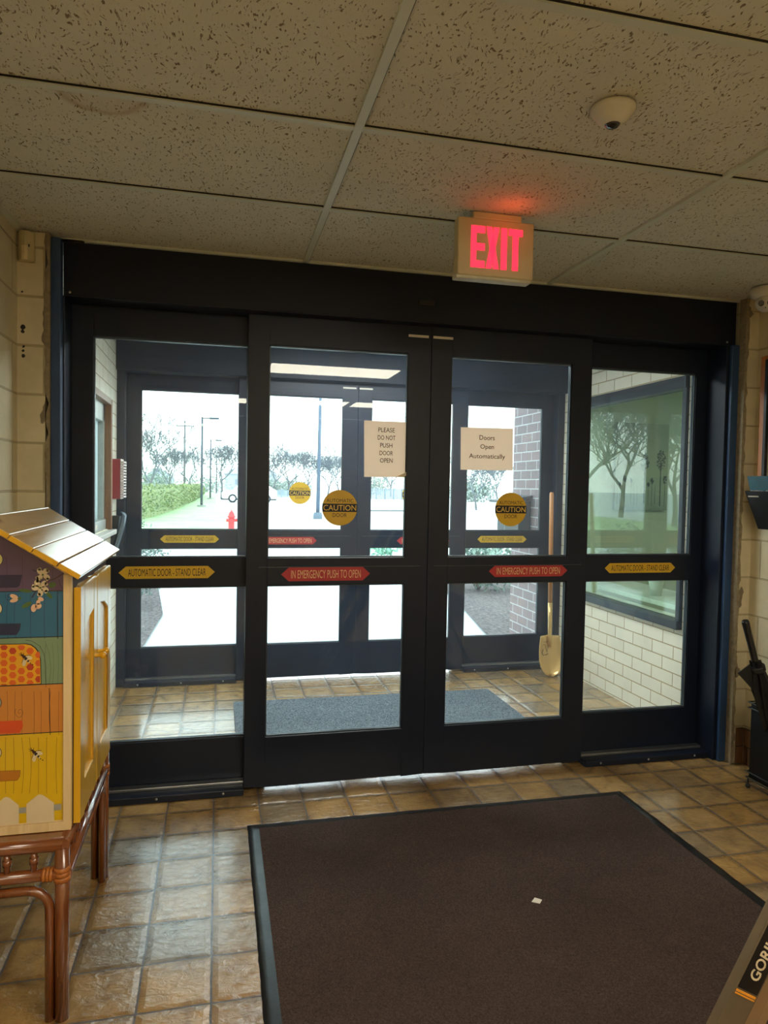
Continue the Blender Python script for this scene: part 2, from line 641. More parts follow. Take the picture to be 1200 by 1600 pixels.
def put_text(mb, body, c, wd, ht, U=(1, 0, 0), V=(0, 0, 1), N=(0, -1, 0), off=0.0012, m=0, bold=0.0, shear=0.0):
    """lettering centred on c filling wd x ht, on face with right U, up V and outward N"""
    vs, fs, (x0, x1, y0, y1) = text2d(body, bold, shear)
    U, V, N, c = Vector(U), Vector(V), Vector(N), Vector(c)
    sx, sy = wd / (x1 - x0), ht / (y1 - y0)
    P = [c + U * ((x - (x0 + x1) / 2) * sx) + V * ((y - (y0 + y1) / 2) * sy) + N * off for x, y in vs]
    mb.raw(P, fs, m)


def disc(c, r, n=36, U=(1, 0, 0), V=(0, 0, 1), a0=0, a1=2 * math.pi):
    U, V, c = Vector(U), Vector(V), Vector(c)
    return [c + U * (r * math.cos(a0 + (a1 - a0) * k / n)) + V * (r * math.sin(a0 + (a1 - a0) * k / n)) for k in range(n)]


# ---------------------------------------------------------------- room shell
CZ = 2.5
XL, XR = -0.82, 2.80
VL, VR = -0.70, 2.75
b = MB()
b.box(XL - .1, XR + .15, -4.0, 5.46, -0.12, 0.0)
b.build('floor', M_FLOOR, kind='structure')
b = MB()
b.box(XL - .1, XR + .15, -4.0, 3.30, CZ + 0.004, CZ + 0.06)
b.build('ceiling', M_CEIL, kind='structure')
b = MB()
b.box(VL - .25, VR + .05, 3.30, 5.55, CZ + 0.004, CZ + 0.06)
b.build('ceiling_vestibule', mat('vestibule_ceiling_board', srgb(150, 146, 138), 0.9), kind='structure')
# roof slab over the building, keeps the sky out
b = MB()
b.box(-6, 7.2, -4.2, 5.6, CZ + 0.07, CZ + 0.4)
b.build('roof', mat('roof_slab', srgb(120, 116, 110), 0.9), kind='structure')

# suspended grid: tees, with dark strips painting the shadow line beside them
b = MB()
GX = (-0.836, 0.383, 1.603)
GYR = (2.632, 2.022, 1.412, 0.80, 0.19, -0.42, -1.03, -1.64, -2.25, -2.86, -3.47)
for gx in GX[1:]:
    b.box(gx - .013, gx + .013, -4, 3.28, CZ - .006, CZ + .004)
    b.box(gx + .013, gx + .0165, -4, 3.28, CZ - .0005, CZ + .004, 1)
for gy in GYR:
    b.box(XL, XR, gy - .012, gy + .012, CZ - .005, CZ + .004)
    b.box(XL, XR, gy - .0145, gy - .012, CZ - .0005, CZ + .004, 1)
b.box(XL, XL + .022, -4, 3.21, CZ - .008, CZ + .004)
b.box(XR - .022, XR, -4, 3.21, CZ - .008, CZ + .004)
b.box(XL, XR, 3.262, 3.282, CZ - .006, CZ + .004)
b.build('trim_5', [M_TEE, M_GAPSHADE], kind='structure')

b = MB()
b.box(XL - .12, XL, -4, 3.21, 0, CZ)
b.build('wall_left', M_WALLY, kind='structure')
b = MB()
b.box(XR, XR + .12, -4, 3.21, 0, CZ)
b.build('wall_right', M_WALLY, kind='structure')
b = MB()
b.box(XL - .12, XR + .12, -4.12, -4, 0, CZ)
b.build('wall_back', M_WALLX, kind='structure')
b = MB()
b.box(XL - .12, -0.712, 3.21, 3.42, 0, CZ)
b.build('wall_front', M_WALLXL, kind='structure')
b = MB()
b.box(2.735, XR + .12, 3.21, 3.42, 0, CZ)
b.build('wall_front_right', M_WALLXR, kind='structure')


def ragged(x0, x1, y, side):
    """mortar bead between block wall and steel jamb with a ragged inner edge"""
    mb = MB()
    N = 60
    random.seed(3 + side)
    pts = []
    for k in range(N + 1):
        z = 0.0 + CZ * k / N
        r = random.uniform(-.004, .006) + (0.012 if random.random() < .12 else 0)
        pts.append((x1 + r * 1.0 if side < 0 else x0 - r, z))
    for k in range(N):
        (xa, za), (xb, zb) = pts[k], pts[k + 1]
        q = x0 if side < 0 else x1
        p = [(xa, y, za), (xb, y, zb), (q, y, zb), (q, y, za)]
        mb.slab(p, (0, .05, 0))
    return mb


ragged(-0.693, -0.712, 3.204, -1).build('trim_6', M_MORTAR, kind='structure')
ragged(2.735, 2.715, 3.204, 1).build('trim_7', M_MORTAR, kind='structure')
b = MB()
b.box(-0.694, -0.655, 3.222, 3.268, 0, CZ - .01)
b.build('trim_2', M_BLUE, kind='structure', bevel=.003)
b = MB()
b.box(2.672, 2.716, 3.246, 3.268, 0, CZ - .24)
b.build('trim_3', M_BLUE, kind='structure', bevel=.003)
b = MB()
b.box(-0.694, -0.648, 3.269, 3.49, 0, 2.262)
b.build('trim_13', M_FRAME, kind='structure', bevel=.002)
b = MB()
b.box(2.655, 2.716, 3.269, 3.49, 0, 2.262)
b.build('trim_14', M_FRAME, kind='structure', bevel=.002)
# dark strip painting the gap's shade above the header, left corner
b = MB()
b.box(-0.69, -0.57, 3.262, 3.279, CZ - .012, CZ - .001)
b.build('trim_8', M_GAPSHADE, kind='structure')

# brown glazed brick base on the right side of the room
b = MB()
b.box(XR - .012, XR, -4, 3.198, 0, .196)
b.build('baseboard_right', M_BASET, kind='structure', bevel=.003)
b = MB()
b.box(2.745, XR - .012, 3.198, 3.21, 0, .196)
b.build('baseboard_front', M_BASETX, kind='structure', bevel=.003)
b = MB()
b.box(XL, XL + .012, -4, 3.2, 0, .196)
b.build('baseboard_left', M_BASET, kind='structure', bevel=.003)


# ---------------------------------------------------------------- automatic door sets
def grid_panel(x0, x1, y0, y1, z0, z1, gx0, gx1, gz0, gz1, r0, r1):
    m = MB()
    m.box(x0, gx0, y0, y1, z0, z1)
    m.box(gx1, x1, y0, y1, z0, z1)
    m.box(gx0, gx1, y0, y1, z0, gz0)
    m.box(gx0, gx1, y0, y1, gz1, z1)
    m.box(gx0, gx1, y0, y1, r0, r1)
    return m


def panel(n, x0, x1, y0, gx0, gx1, gz0, gz1, r0, r1, z0, z1, guide=None, label=None):
    root = thing('door_%d' % n, ((x0 + x1) / 2, y0, 0), kind='structure')
    y1 = y0 + .045
    grid_panel(x0, x1, y0, y1, z0, z1, gx0, gx1, gz0, gz1, r0, r1).build('door_frame', M_FRAME, root, bevel=.003)
    ym = y0 + .022
    for a, c in ((gz0, r0), (r1, gz1)):
        g = MB()
        g.box(gx0, gx1, ym - .003, ym + .003, a, c)
        g.build('glass_pane', GLASS, root)
        q = MB()
        e = .006
        for f in (-1, 1):
            ya, yb = (ym - .011, ym - .004) if f < 0 else (ym + .004, ym + .011)
            q.box(gx0, gx0 + e, ya, yb, a, c)
            q.box(gx1 - e, gx1, ya, yb, a, c)
            q.box(gx0, gx1, ya, yb, a, a + e)
            q.box(gx0, gx1, ya, yb, c - e, c)
        q.build('glazing_bead', M_GASKET, root)
    if guide:
        q = MB()
        q.box(guide[0], guide[1], y0 - .115, y0 - .004, 0.0, .032)
        q.build('floor_guide', M_FRAME, root, bevel=.004)
        q = MB()
        q.box(guide[0], guide[1], y0 - .050, y0 - .006, .032, .045)
        q.build('guide_rail', M_ALU, root, bevel=.002)
        q = MB()
        for k in range(3):
            xx = guide[0] + (guide[1] - guide[0]) * (.12 + .38 * k)
            q.lathe([(.006, 0), (.005, .002), (0, .002)], (xx, y0 - .115, .018), (0, -1, 0), 10)
        q.build('guide_screws', M_ALU, root)
    return root


def door_set(n0, dx, dy, dz):
    Y, YS = 3.35 + dy, 3.42 + dy
    d1 = panel(n0, -.655 + dx, .235 + dx, YS, -.558 + dx, .135 + dx, .246 + dz, 2.128 + dz, .977 + dz, 1.116 + dz, .0, 2.30, (-.655 + dx, .13 + dx))
    d2 = panel(n0 + 1, .130 + dx, 1.0230 + dx, Y, .229 + dx, .908 + dx, .258 + dz, 2.124 + dz, .987 + dz, 1.119 + dz, .018, 2.29)
    d3 = panel(n0 + 2, 1.0236 + dx, 1.905 + dx, Y, 1.130 + dx, 1.792 + dx, .258 + dz, 2.124 + dz, .987 + dz, 1.119 + dz, .018, 2.29)
    d4 = panel(n0 + 3, 1.835 + dx, 2.680 + dx, YS, 1.936 + dx, 2.588 + dx, .250 + dz, 2.128 + dz, .977 + dz, 1.116 + dz, .0, 2.30, (1.905 + dx, 2.66 + dx))
    # slim push rail line along the middle of each leaf
    for d, xa, xb in ((d2, .19, .985), (d3, 1.06, 1.87)):
        q = MB()
        q.box(xa + dx, xb + dx, Y - .0035, Y - .0005, 1.0735 + dz, 1.0765 + dz)
        q.build('rail_edge', M_GASKET, d)
    q = MB()
    q.box(1.005 + dx, 1.0228 + dx, Y + .0452, Y + .050, .02, 2.28)
    q.box(1.0228 + dx, 1.040 + dx, Y + .0462, Y + .050, .02, 2.28)
    q.build('weather_strip', M_BLKPL, d2)
    for d, xa, xb in ((d2, .903, 1.006), (d3, 1.030, 1.133)):
        q = MB()
        q.box(xa + dx, xb + dx, Y - .002, Y - .0004, 2.206, 2.218)
        q.build('top_label', M_WHITE, d)
    return d1, d2, d3, d4


F = door_set(1, 0, 0, 0)
B = door_set(5, .012, 1.92, .010)
b = MB()
b.box(-.655, 2.715, 3.28, 3.52, 2.262, CZ)
b.box(-.655, 2.715, 3.277, 3.281, 2.262, 2.270)
b.build('trim_1', M_HEAD, kind='structure', bevel=.003)
b = MB()
b.box(-.70, 2.75, 5.20, 5.45, 2.25, CZ)
b.build('trim_4', M_HEAD, kind='structure', bevel=.003)
b = MB()
b.box(-.70, -.643, 5.25, 5.45, 0, 2.25)
b.build('trim_9', M_FRAME, kind='structure', bevel=.003)
b = MB()
b.box(2.69, 2.75, 5.25, 5.45, 0, 2.25)
b.build('trim_10', M_FRAME, kind='structure', bevel=.003)
# small fixings seen on the header
b = MB()
b.lathe([(.006, 0), (.005, .003), (0, .003)], (-.63, 3.277, 2.279), (0, -1, 0), 12)
b.lathe([(.006, 0), (.005, .003), (0, .003)], (2.66, 3.277, 2.279), (0, -1, 0), 12)
b.build('trim_11', M_ALU, kind='structure')
b = MB()
b.box(.93, 1.01, 3.272, 3.280, 2.345, 2.372)
b.build('trim_12', M_BLKPL, kind='structure', bevel=.003)


# stickers
def arrow_sticker(name, xa, xb, y, zc, h, body, mp, mt, label, group, bold=0.0):
    t = thing(name, ((xa + xb) / 2, y, zc - h / 2), label, 'sticker', group)
    p = h * .55
    m = MB()
    m.slab([(xa, y, zc), (xa + p, y, zc + h / 2), (xb - p, y, zc + h / 2), (xb, y, zc), (xb - p, y, zc - h / 2), (xa + p, y, zc - h / 2)], (0, -.0008, 0))
    m.build('sticker_base', mp, t)
    m = MB()
    put_text(m, body, ((xa + xb) / 2, y - .0009, zc), (xb - xa) - 2.6 * p, h * .60, off=.0004, bold=bold)
    m.build('lettering', mt, t)
    return t


YB = 'AUTOMATIC DOOR - STAND CLEAR'
RB = 'IN EMERGENCY PUSH TO OPEN'
GY_, GR_ = 'yellow stand clear strips on the door rails', 'red emergency push strips on the door rails'
arrow_sticker('warning_sticker', -.445, -.012, 3.4195, 1.047, .058, YB, M_YEL, M_BLK, 'large yellow strip saying automatic door stand clear on near door rail at left', GY_)
arrow_sticker('warning_sticker', 2.053, 2.490, 3.4195, 1.046, .054, YB, M_YEL, M_BLK, 'yellow strip saying automatic door stand clear on near rail below the brick wall window', GY_)
arrow_sticker('warning_sticker', .296, .730, 3.3495, 1.040, .066, RB, M_RED, M_TAN, 'red strip saying in emergency push to open on near leaf with portrait notice', GR_)
arrow_sticker('warning_sticker', 1.352, 1.792, 3.3495, 1.045, .060, RB, M_RED, M_TAN, 'red strip saying in emergency push to open on near leaf with landscape notice', GR_)
arrow_sticker('warning_sticker', -.410, .010, 5.3395, 1.056, .054, YB, M_YEL, M_BLK, 'small yellow stand clear strip on far outer door rail under the hedge view', GY_)
arrow_sticker('warning_sticker', 2.050, 2.480, 5.3395, 1.056, .054, YB, M_YEL, M_BLK, 'small yellow stand clear strip on far outer door rail beside the shovel', GY_)
arrow_sticker('warning_sticker', .30, .731, 5.2695, 1.050, .056, RB, M_RED, M_TAN, 'small red emergency strip on far outer leaf with its left end hidden', GR_)
arrow_sticker('warning_sticker', 1.357, 1.79, 5.2695, 1.050, .056, RB, M_RED, M_TAN, 'small red emergency strip on far outer leaf, mostly hidden by centre post', GR_)


def caution(x, y, z, r, label):
    t = thing('caution_sticker', (x, y, z - r), label, 'sticker', 'round yellow automatic caution door stickers')
    m = MB()
    m.slab(disc((x, y, z), r, 48), (0, -.0008, 0))
    m.build('sticker_base', M_YEL, t)
    m = MB()
    hb = r * .23
    a = math.asin(hb / r)
    pts = []
    for k in range(9):
        q = -a + 2 * a * k / 8
        pts.append((x + r * math.cos(q), y - .0012, z + r * math.sin(q)))
    for k in range(9):
        q = math.pi - a + 2 * a * k / 8
        pts.append((x + r * math.cos(q), y - .0012, z + r * math.sin(q)))
    m.face(pts)
    m.build('black_band', M_BLK, t)
    m = MB()
    put_text(m, 'AUTOMATIC', (x, y - .001, z + r * .40), r * 1.52, r * .20)
    put_text(m, 'DOOR', (x, y - .001, z - r * .41), r * .80, r * .22)
    m.build('lettering', M_BLK, t, label='black lettering')
    m = MB()
    put_text(m, 'CAUTION', (x, y - .0016, z), r * 1.86, r * .31)
    m.build('lettering', mat('yellow_print', srgb(240, 200, 90), .5), t, label='yellow lettering on the black band')


caution(.577, 3.367, 1.361, .087, 'large round yellow caution sticker on near glass under portrait notice')
caution(1.472, 3.367, 1.362, .087, 'large round yellow caution sticker on near glass under landscape notice')
caution(.600, 5.287, 1.408, .083, 'small round yellow caution sticker on far glass left of the lamp post')
caution(1.480, 5.287, 1.408, .083, 'small round yellow caution sticker on far glass cut by the centre post')


def notice(name, cs, y, lines, label, dogear=False):
    P = [at(px, py, 1, y) for px, py in cs]
    c = sum(P, Vector()) / 4
    t = thing(name, (c.x, y, min(p.z for p in P)), label, 'paper sign')
    m = MB()
    m.slab(P, (0, -.0006, 0))
    m.build('paper_sheet', M_PAPER, t)
    m = MB()
    for body, px, py, wd, ht in lines:
        q = at(px, py, 1, y)
        put_text(m, body, (q.x, y - .0006, q.z), wd, ht, off=.0008, bold=.006)
    m.build('lettering', M_BLK, t)
    if dogear:
        m = MB()
        p = P[2]
        m.slab([p, p + Vector((-.055, 0, .0)), p + Vector((-.004, -.012, .026)), p + Vector((0, -.010, .028))], (0, -.0005, 0))
        m.build('folded_corner', mat('paper_fold', srgb(240, 226, 196), .7), t, label='lighter folded corner')
    return t


PX = 3.36 / FPX
notice('paper_notice', [(569, 657), (636, 659.5), (634.5, 746), (569, 745)], 3.365,
       [('PLEASE', 604, 672, .083, .0225), ('DO NOT', 604, 684, .090, .0225), ('PUSH', 603.5, 696, .062, .0225), ('DOOR', 603.5, 708, .068, .0225), ('OPEN', 603.5, 719.5, .064, .0225)],
       'portrait paper notice saying please do not push door open taped to glass', True)
notice('paper_notice', [(720, 667.5), (801.5, 669.5), (801, 735), (719.5, 734)], 3.365,
       [('Doors', 761, 684, .083, .024), ('Open', 761, 699, .074, .030), ('Automatically', 761, 714, .196, .031)],
       'landscape paper notice saying doors open automatically taped to glass')

# ---------------------------------------------------------------- vestibule walls with windows
b = MB()
# left wall, opening y 3.95..4.87 z 1.16..1.98
b.box(VL - .2, VL, 3.42, 3.95, 0, CZ)
b.box(VL - .2, VL, 4.87, 5.45, 0, CZ)
b.box(VL - .2, VL, 3.95, 4.87, 0, 1.16)
b.box(VL - .2, VL, 3.95, 4.87, 1.98, CZ)
b.build('wall_vestibule_left', M_VBRICK, kind='structure')
b = MB()
WY0, WY1, WZ0, WZ1 = 3.705, 5.02, .66, 2.14
b.box(VR, VR + .2, 3.42, WY0, 0, CZ)
b.box(VR, VR + .2, WY1, 5.45, 0, CZ)
b.box(VR, VR + .2, WY0, WY1, 0, WZ0)
b.box(VR, VR + .2, WY0, WY1, WZ1, CZ)
b.build('wall_vestibule_right', M_VBRICK, kind='structure')

M_OAK = m_wood('brown_window_wood', srgb(150, 104, 62), srgb(122, 82, 48), 2, .45)
root = thing('window_1', (VL, 4.41, 1.14), kind='structure')
b = MB()
b.box(VL - .02, VL + .02, 3.93, 3.97, 1.16, 2.0)
b.box(VL - .02, VL + .022, 4.855, 4.90, 1.14, 2.0)
b.box(VL - .02, VL + .02, 3.93, 4.90, 1.965, 2.0)
b.build('window_frame', M_OAK, root, bevel=.003)
b = MB()
b.box(VL - .08, VL - .02, 4.80, 4.853, 1.16, 1.965)
b.box(VL - .08, VL - .02, 3.96, 4.01, 1.16, 1.965)
b.box(VL - .08, VL - .02, 3.96, 4.853, 1.85, 1.965)
b.box(VL - .08, VL - .01, 3.96, 4.853, 1.16, 1.225)
b.build('sash', mat('grey_sash', srgb(168, 172, 166), .35, .3), root, bevel=.004)
b = MB()
b.box(VL - .07, VL + .05, 3.93, 4.91, 1.125, 1.155)
b.build('window_sill', mat('white_sill', srgb(210, 208, 200), .4), root, bevel=.004)
b = MB()
b.box(VL - .062, VL - .054, 4.0, 4.81, 1.22, 1.87)
fg = NT('frosted_glass')
ft = fg.n('ShaderNodeBsdfTranslucent')
ft.inputs[0].default_value = (.34, .40, .42, 1)
fm = fg.n('ShaderNodeAddShader')
fg.p.inputs['Base Color'].default_value = (.35, .42, .42, 1)
fg.p.inputs['Roughness'].default_value = .25
fg.l(fg.p.outputs[0], fm.inputs[0])
fg.l(ft.outputs[0], fm.inputs[1])
fg.l(fm.outputs[0], fg.out.inputs[0])
b.build('glass_pane', fg.m, root)
b = MB()
b.box(VL - .012, VL - .006, 4.40, 4.50, 1.175, 1.205)
b.build('sash_latch', M_WHITE, root, bevel=.002)

root = thing('window_2', (VR, (WY0 + WY1) / 2, WZ0), kind='structure')
M_WFR = mat('charcoal_window_frame', srgb(44, 50, 56), .4, .3, .1, 12)
b = MB()
e = .042
b.box(VR - .022, VR + .06, WY0 - .01, WY0 + .028, WZ0 - .03, WZ1 + .03)
b.box(VR - .022, VR + .06, WY1 - .03, WY1 + .01, WZ0 - .03, WZ1 + .03)
b.box(VR - .030, VR + .06, WY0 - .01, WY1 + .01, WZ1 - .045, WZ1 + .03)
b.box(VR - .038, VR + .06, WY0 - .01, WY1 + .01, WZ0 - .03, WZ0 + .02)
b.build('window_frame', M_WFR, root, bevel=.003)
b = MB()
b.box(VR + .02, VR + .026, WY0 + .02, WY1 - .02, WZ0 + .01, WZ1 - .02)
b.build('glass_pane', GLASS_W, root)
b = MB()
k = WZ0
random.seed(5)
while k < WZ1:
    b.ball((VR - .018, WY0 - .008, k), .006, 6, sc=(.7, .7, 1.2))
    k += .0835
b.build('sealant_beads', M_BLKPL, root)

b = MB()
b.box(VR + .061, VR + .21, WY1 - .012, WY1 - .001, WZ0 - .03, WZ1 + .03)
b.build('window_reveal', mat('reveal_plaster', srgb(206, 214, 190), .8), root)

# office seen through that window
OX0, OX1, OY0, OY1 = VR + .2, 6.6, 3.1, 6.3
M_OFF = mat('pale_green_office_wall', srgb(206, 214, 190), .8, 0, .03, 2)
b = MB()
b.box(OX0, OX1, OY1, OY1 + .1, 0, CZ)
b.box(OX1, OX1 + .1, OY0, OY1, 0, CZ)
b.box(OX0, OX1, OY0 - .1, OY0, 0, CZ)
b.build('wall_office', M_OFF, kind='structure')
b = MB()
b.box(OX0, OX0 + .02, 5.45, OY1, 0, CZ)
b.build('wall_office_side', M_OFF, kind='structure')
b = MB()
b.box(OX0, OX1, OY0, OY1, -.1, 0)
b.build('floor_office', mat('office_floor_vinyl', srgb(150, 146, 130), .5), kind='structure')
b = MB()
b.box(OX0, OX1, OY0, OY1, CZ, CZ + .06)
b.build('ceiling_office', mat('office_ceiling', srgb(200, 204, 184), .9), kind='structure')
M_OFILL = mat('office_fill_lens', (1, 1, .95, 1), .5, emit=(1, .97, .86, 1), es=OFFICE * 5)
t = thing('ceiling_light', (4.7, 4.4, CZ), 'added unseen ceiling light panel lighting the office beyond the vestibule window', 'lamp')  # panel added out of view to light the office interior
b = MB()
b.box(4.1, 5.3, 4.1, 4.7, CZ - .012, CZ - .001)
b.build('lamp_lens', M_OFILL, t)
b = MB()
for q in ((4.08, 4.1, 4.08, 4.72), (5.3, 5.32, 4.08, 4.72), (4.1, 5.3, 4.08, 4.1), (4.1, 5.3, 4.7, 4.72)):
    b.box(q[0], q[1], q[2], q[3], CZ - .016, CZ - .001)
b.build('lamp_frame', M_TEE, t)

# canvas of trees on the office wall
CY = OY1
c0, c1 = at(957, 797, 1, CY), at(1038, 797, 1, CY)
ctop = at(1000, 662, 1, CY).z
cz0 = (c0.z + c1.z) / 2
t = thing('canvas_picture', ((c0.x + c1.x) / 2, CY, cz0), 'unframed canvas of slim dark trees on the office wall behind the window', 'picture')
b = MB()
b.box(c0.x, c1.x, CY - .035, CY - .001, cz0, ctop)
mc = NT('misty_canvas')
sp = mc.n('ShaderNodeSeparateXYZ')
mc.l(mc.coords(), sp.inputs[0])
hh = mc.math('DIVIDE', mc.math('SUBTRACT', sp.outputs[2], cz0), ctop - cz0)
mc.l(mc.mix(mc.noise(mc.coords(), 6, 5), mc.ramp(hh, [(0, srgb(70, 84, 72)), (.05, srgb(120, 140, 110)), (.25, srgb(176, 186, 150)), (1, srgb(150, 160, 150))]), srgb(176, 184, 160)), mc.p.inputs['Base Color'])
b.build('canvas', mc.m, t)
random.seed(11)
b = MB()
W = c1.x - c0.x
for i, (u, hgt, cw) in enumerate([(.04, .42, .0), (.09, .30, .02), (.18, .36, .03), (.30, .34, .02), (.36, .25, 0), (.42, .3, 0), (.55, .55, .09), (.63, .3, .02), (.70, .34, .03), (.76, .28, 0), (.86, .58, .10), (.95, .36, .04)]):
    x = c0.x + u * W
    z0 = cz0 + random.uniform(.03, .09)
    r = .0025 + .004 * (hgt > .5)
    y = CY - .0362
    zt = cz0 + hgt * (ctop - cz0)
    b.face([(x - r, y, z0), (x + r, y, z0), (x + r * .7, y, zt), (x - r * .7, y, zt)])
    if cw:
        for k in range(int(20 + cw * 900)):
            a, rr = random.uniform(0, 6.28), math.sqrt(random.random())
            px_, pz = x + math.cos(a) * rr * cw * W * .9, zt + math.sin(a) * rr * cw * 1.7 * W
            px_ = min(max(px_, c0.x + .012), c1.x - .012)
            s_ = random.uniform(.004, .010)
            b.face([(px_ - s_, y - .0002 * (k % 5), pz), (px_, y - .0002 * (k % 5), pz + s_), (px_ + s_, y - .0002 * (k % 5), pz), (px_, y - .0002 * (k % 5), pz - s_)])
b.build('painted_trees', mat('grey_green_paint', srgb(74, 80, 74), .8, 0, .2, 20), t)

# white counter below the window inside, with pot and box
b = MB()
b.box(OX0, OX0 + .42, 3.3, 5.3, .685, .72)
b.build('counter', mat('white_counter', srgb(224, 226, 214), .35), cat='counter', label='white counter top along the office side of the window', bevel=.004)
t = thing('potted_plant', (3.10, 4.24, .72), 'bushy green plant in tapered white pot on the office counter', 'plant')
# ray through (1025,928) meets the counter zone near here
pc = at(1024, 948, 2, .722)
t.location = (3.08, pc.y * 3.08 / pc.x, .72)
px_, py_ = t.location.x, t.location.y
b = MB()
b.lathe([(.0, 0), (.036, 0), (.056, .125), (.050, .125), (.046, .11), (0, .11)], (px_, py_, .72), seg=20)
b.build('pot', mat('white_pot', srgb(228, 230, 220), .4), t)
b = MB()
random.seed(21)
for k in range(420):
    a = random.uniform(0, 6.28)
    el = random.uniform(-.1, 1.5)
    r = random.uniform(.03, .10)
    c = Vector((px_ + math.cos(a) * math.cos(el) * r, py_ + math.sin(a) * math.cos(el) * r, .86 + math.sin(el) * r * 1.0))
    d = Vector((random.uniform(-1, 1), random.uniform(-1, 1), random.uniform(-.2, 1))).normalized() * .022
    n = d.cross(Vector((random.uniform(-1, 1), random.uniform(-1, 1), .3))).normalized() * .005
    b.face([c - d, c + n, c + d, c - n])
b.build('foliage', m_leaf('house_plant_leaf', srgb(50, 92, 52), srgb(98, 140, 78)), t)
bx = at(1055, 930, 1, 4.02)
t = thing('storage_box', (3.22, 4.0, .72), 'grey storage box with a cut-out handle on the office counter', 'box')
b = MB()
b.box(3.12, 3.36, 3.82, 4.08, .72, .88)
b.box(3.115, 3.365, 3.815, 4.085, .885, .90)
b.build('box_body', mat('grey_box', srgb(176, 178, 170), .6), t, bevel=.004)
b = MB()
b.box(3.116, 3.12, 3.91, 3.99, .83, .842)
b.build('handle_slot', M_BLKPL, t, bevel=.002)

# red alarm panel and black holder on the vestibule's left wall
t = thing('alarm_panel', (VL, 5.06, 1.35), 'red metal alarm panel with white slotted edge on vestibule left wall', 'alarm')
b = MB()
b.box(VL, VL + .058, 5.0, 5.14, 1.352, 1.622)
b.build('panel_box', mat('alarm_red', srgb(150, 30, 42), .4, 0, .06), t, bevel=.004)
b = MB()
for k in range(13):
    b.box(VL + .060, VL + .080, 4.997, 5.14, 1.362 + k * .0195, 1.373 + k * .0195)
b.box(VL + .058, VL + .062, 4.997, 5.14, 1.352, 1.622)
b.build('slotted_cover', mat('alarm_white', srgb(222, 205, 200), .5), t)
t = thing('wall_holder', (VL, 5.03, 1.0), 'black wall holder with upright grey curved flap below the red alarm', 'holder')
b = MB()
b.slab([(VL, 4.98, 1.24), (VL + .055, 4.98, 1.235), (VL + .02, 4.98, 1.02), (VL, 4.98, 1.02)], (0, .11, 0))
b.build('holder_body', M_BLKPL, t, bevel=.003)
b = MB()
prof = [(.004, 1.005), (.022, 1.06), (.042, 1.13), (.058, 1.20), (.064, 1.245), (.060, 1.262), (.048, 1.268)]
vs = []
for x, z in prof:
    vs.append((VL + x + .012, 4.965, z))
for x, z in reversed(prof):
    vs.append((VL + x + (.030 if z < 1.25 else .020), 4.965, z - .004))
b.slab(vs, (0, .09, 0))
b.build('curved_flap', mat('grey_steel_flap', srgb(112, 124, 134), .3, .4), t, bevel=.003)

# grey mat in the vestibule
b = MB()
b.box(.112, 1.925, 3.56, 4.735, .001, .012)
o = b.build('entrance_mat', m_carpet('grey_ribbed_mat', srgb(52, 58, 64), srgb(128, 138, 146), 110), cat='mat', label='thin grey entrance mat lying inside the glass vestibule', bevel=.004)

# shovel
t = thing('shovel', (2.58, 5.0, 0), 'gold round-point shovel with wooden handle standing by the far glass', 'shovel')
b = MB()
SY = 5.03
p0, p1, p2 = Vector((2.598, SY + .115, 1.445)), Vector((2.577, SY + .05, .56)), Vector((2.567, SY + .02, .31))
b.tube([p0 + Vector((0, 0, .004)), p0 - Vector((0, 0, .01)), p1], [.010, .0175, .0175], 14)
b.build('handle', m_wood('ash_handle', srgb(186, 122, 70), srgb(206, 146, 92), 2, .4), t)
M_GOLD = mat('gold_painted_steel', srgb(214, 180, 120), .28, .55, .06, 8)
b = MB()
b.tube([p1 + Vector((0, 0, .01)), p1 + (p2 - p1) * .5, p2, Vector((2.560, SY - .005, .23))], [.0185, .017, .015, .006], 14)
b.build('socket', M_GOLD, t)
b = MB()
nx, nz_ = 13, 16
grid = []
for j in range(nz_ + 1):
    v = j / nz_
    z = .315 - .31 * v
    hw = .082 + .022 * math.sin(min(v / .55, 1) * math.pi / 2) if v < .55 else .104 * math.sqrt(max(0.0, 1 - ((v - .55) / .452) ** 2))
    for i in range(nx + 1):
        u = i / nx * 2 - 1
        x = 2.553 + u * hw
        dish = -.030 * (1 - u * u) * 1.0 + .018 * math.exp(-((u) / .16) ** 2) * (1 - v) * -1
        y = SY - .01 + dish * -1 - .055 * v
        grid.append((x, y, z + .003))
fs = []
for j in range(nz_):
    for i in range(nx):
        a = j * (nx + 1) + i
        fs.append((a, a + 1, a + nx + 2, a + nx + 1))
b.raw(grid, fs, 0, True)
o = b.build('blade', M_GOLD, t)
sm = o.modifiers.new('thick', 'SOLIDIFY')
sm.thickness = .003
b = MB()
put_text(b, '2017', (2.515, SY - .012, .272), .036, .012, off=.0)
b2 = Vector((2.512, SY - .021, .205))
b.tube([b2 + Vector(q) for q in ((-.020, .003, .045), (-.006, 0, .05), (.010, -.006, -.012), (.020, -.008, .040))], .0022, 6)
b.tube([b2 + Vector(q) for q in ((-.022, -.008, .012), (-.034, -.010, -.010), (-.026, -.014, -.032), (.0, -.014, -.030), (.016, -.012, -.020))], .0022, 6)
b.build('engraved_emblem', mat('dark_engraving', srgb(60, 46, 30), .6), t, label='dark curly emblem and date')

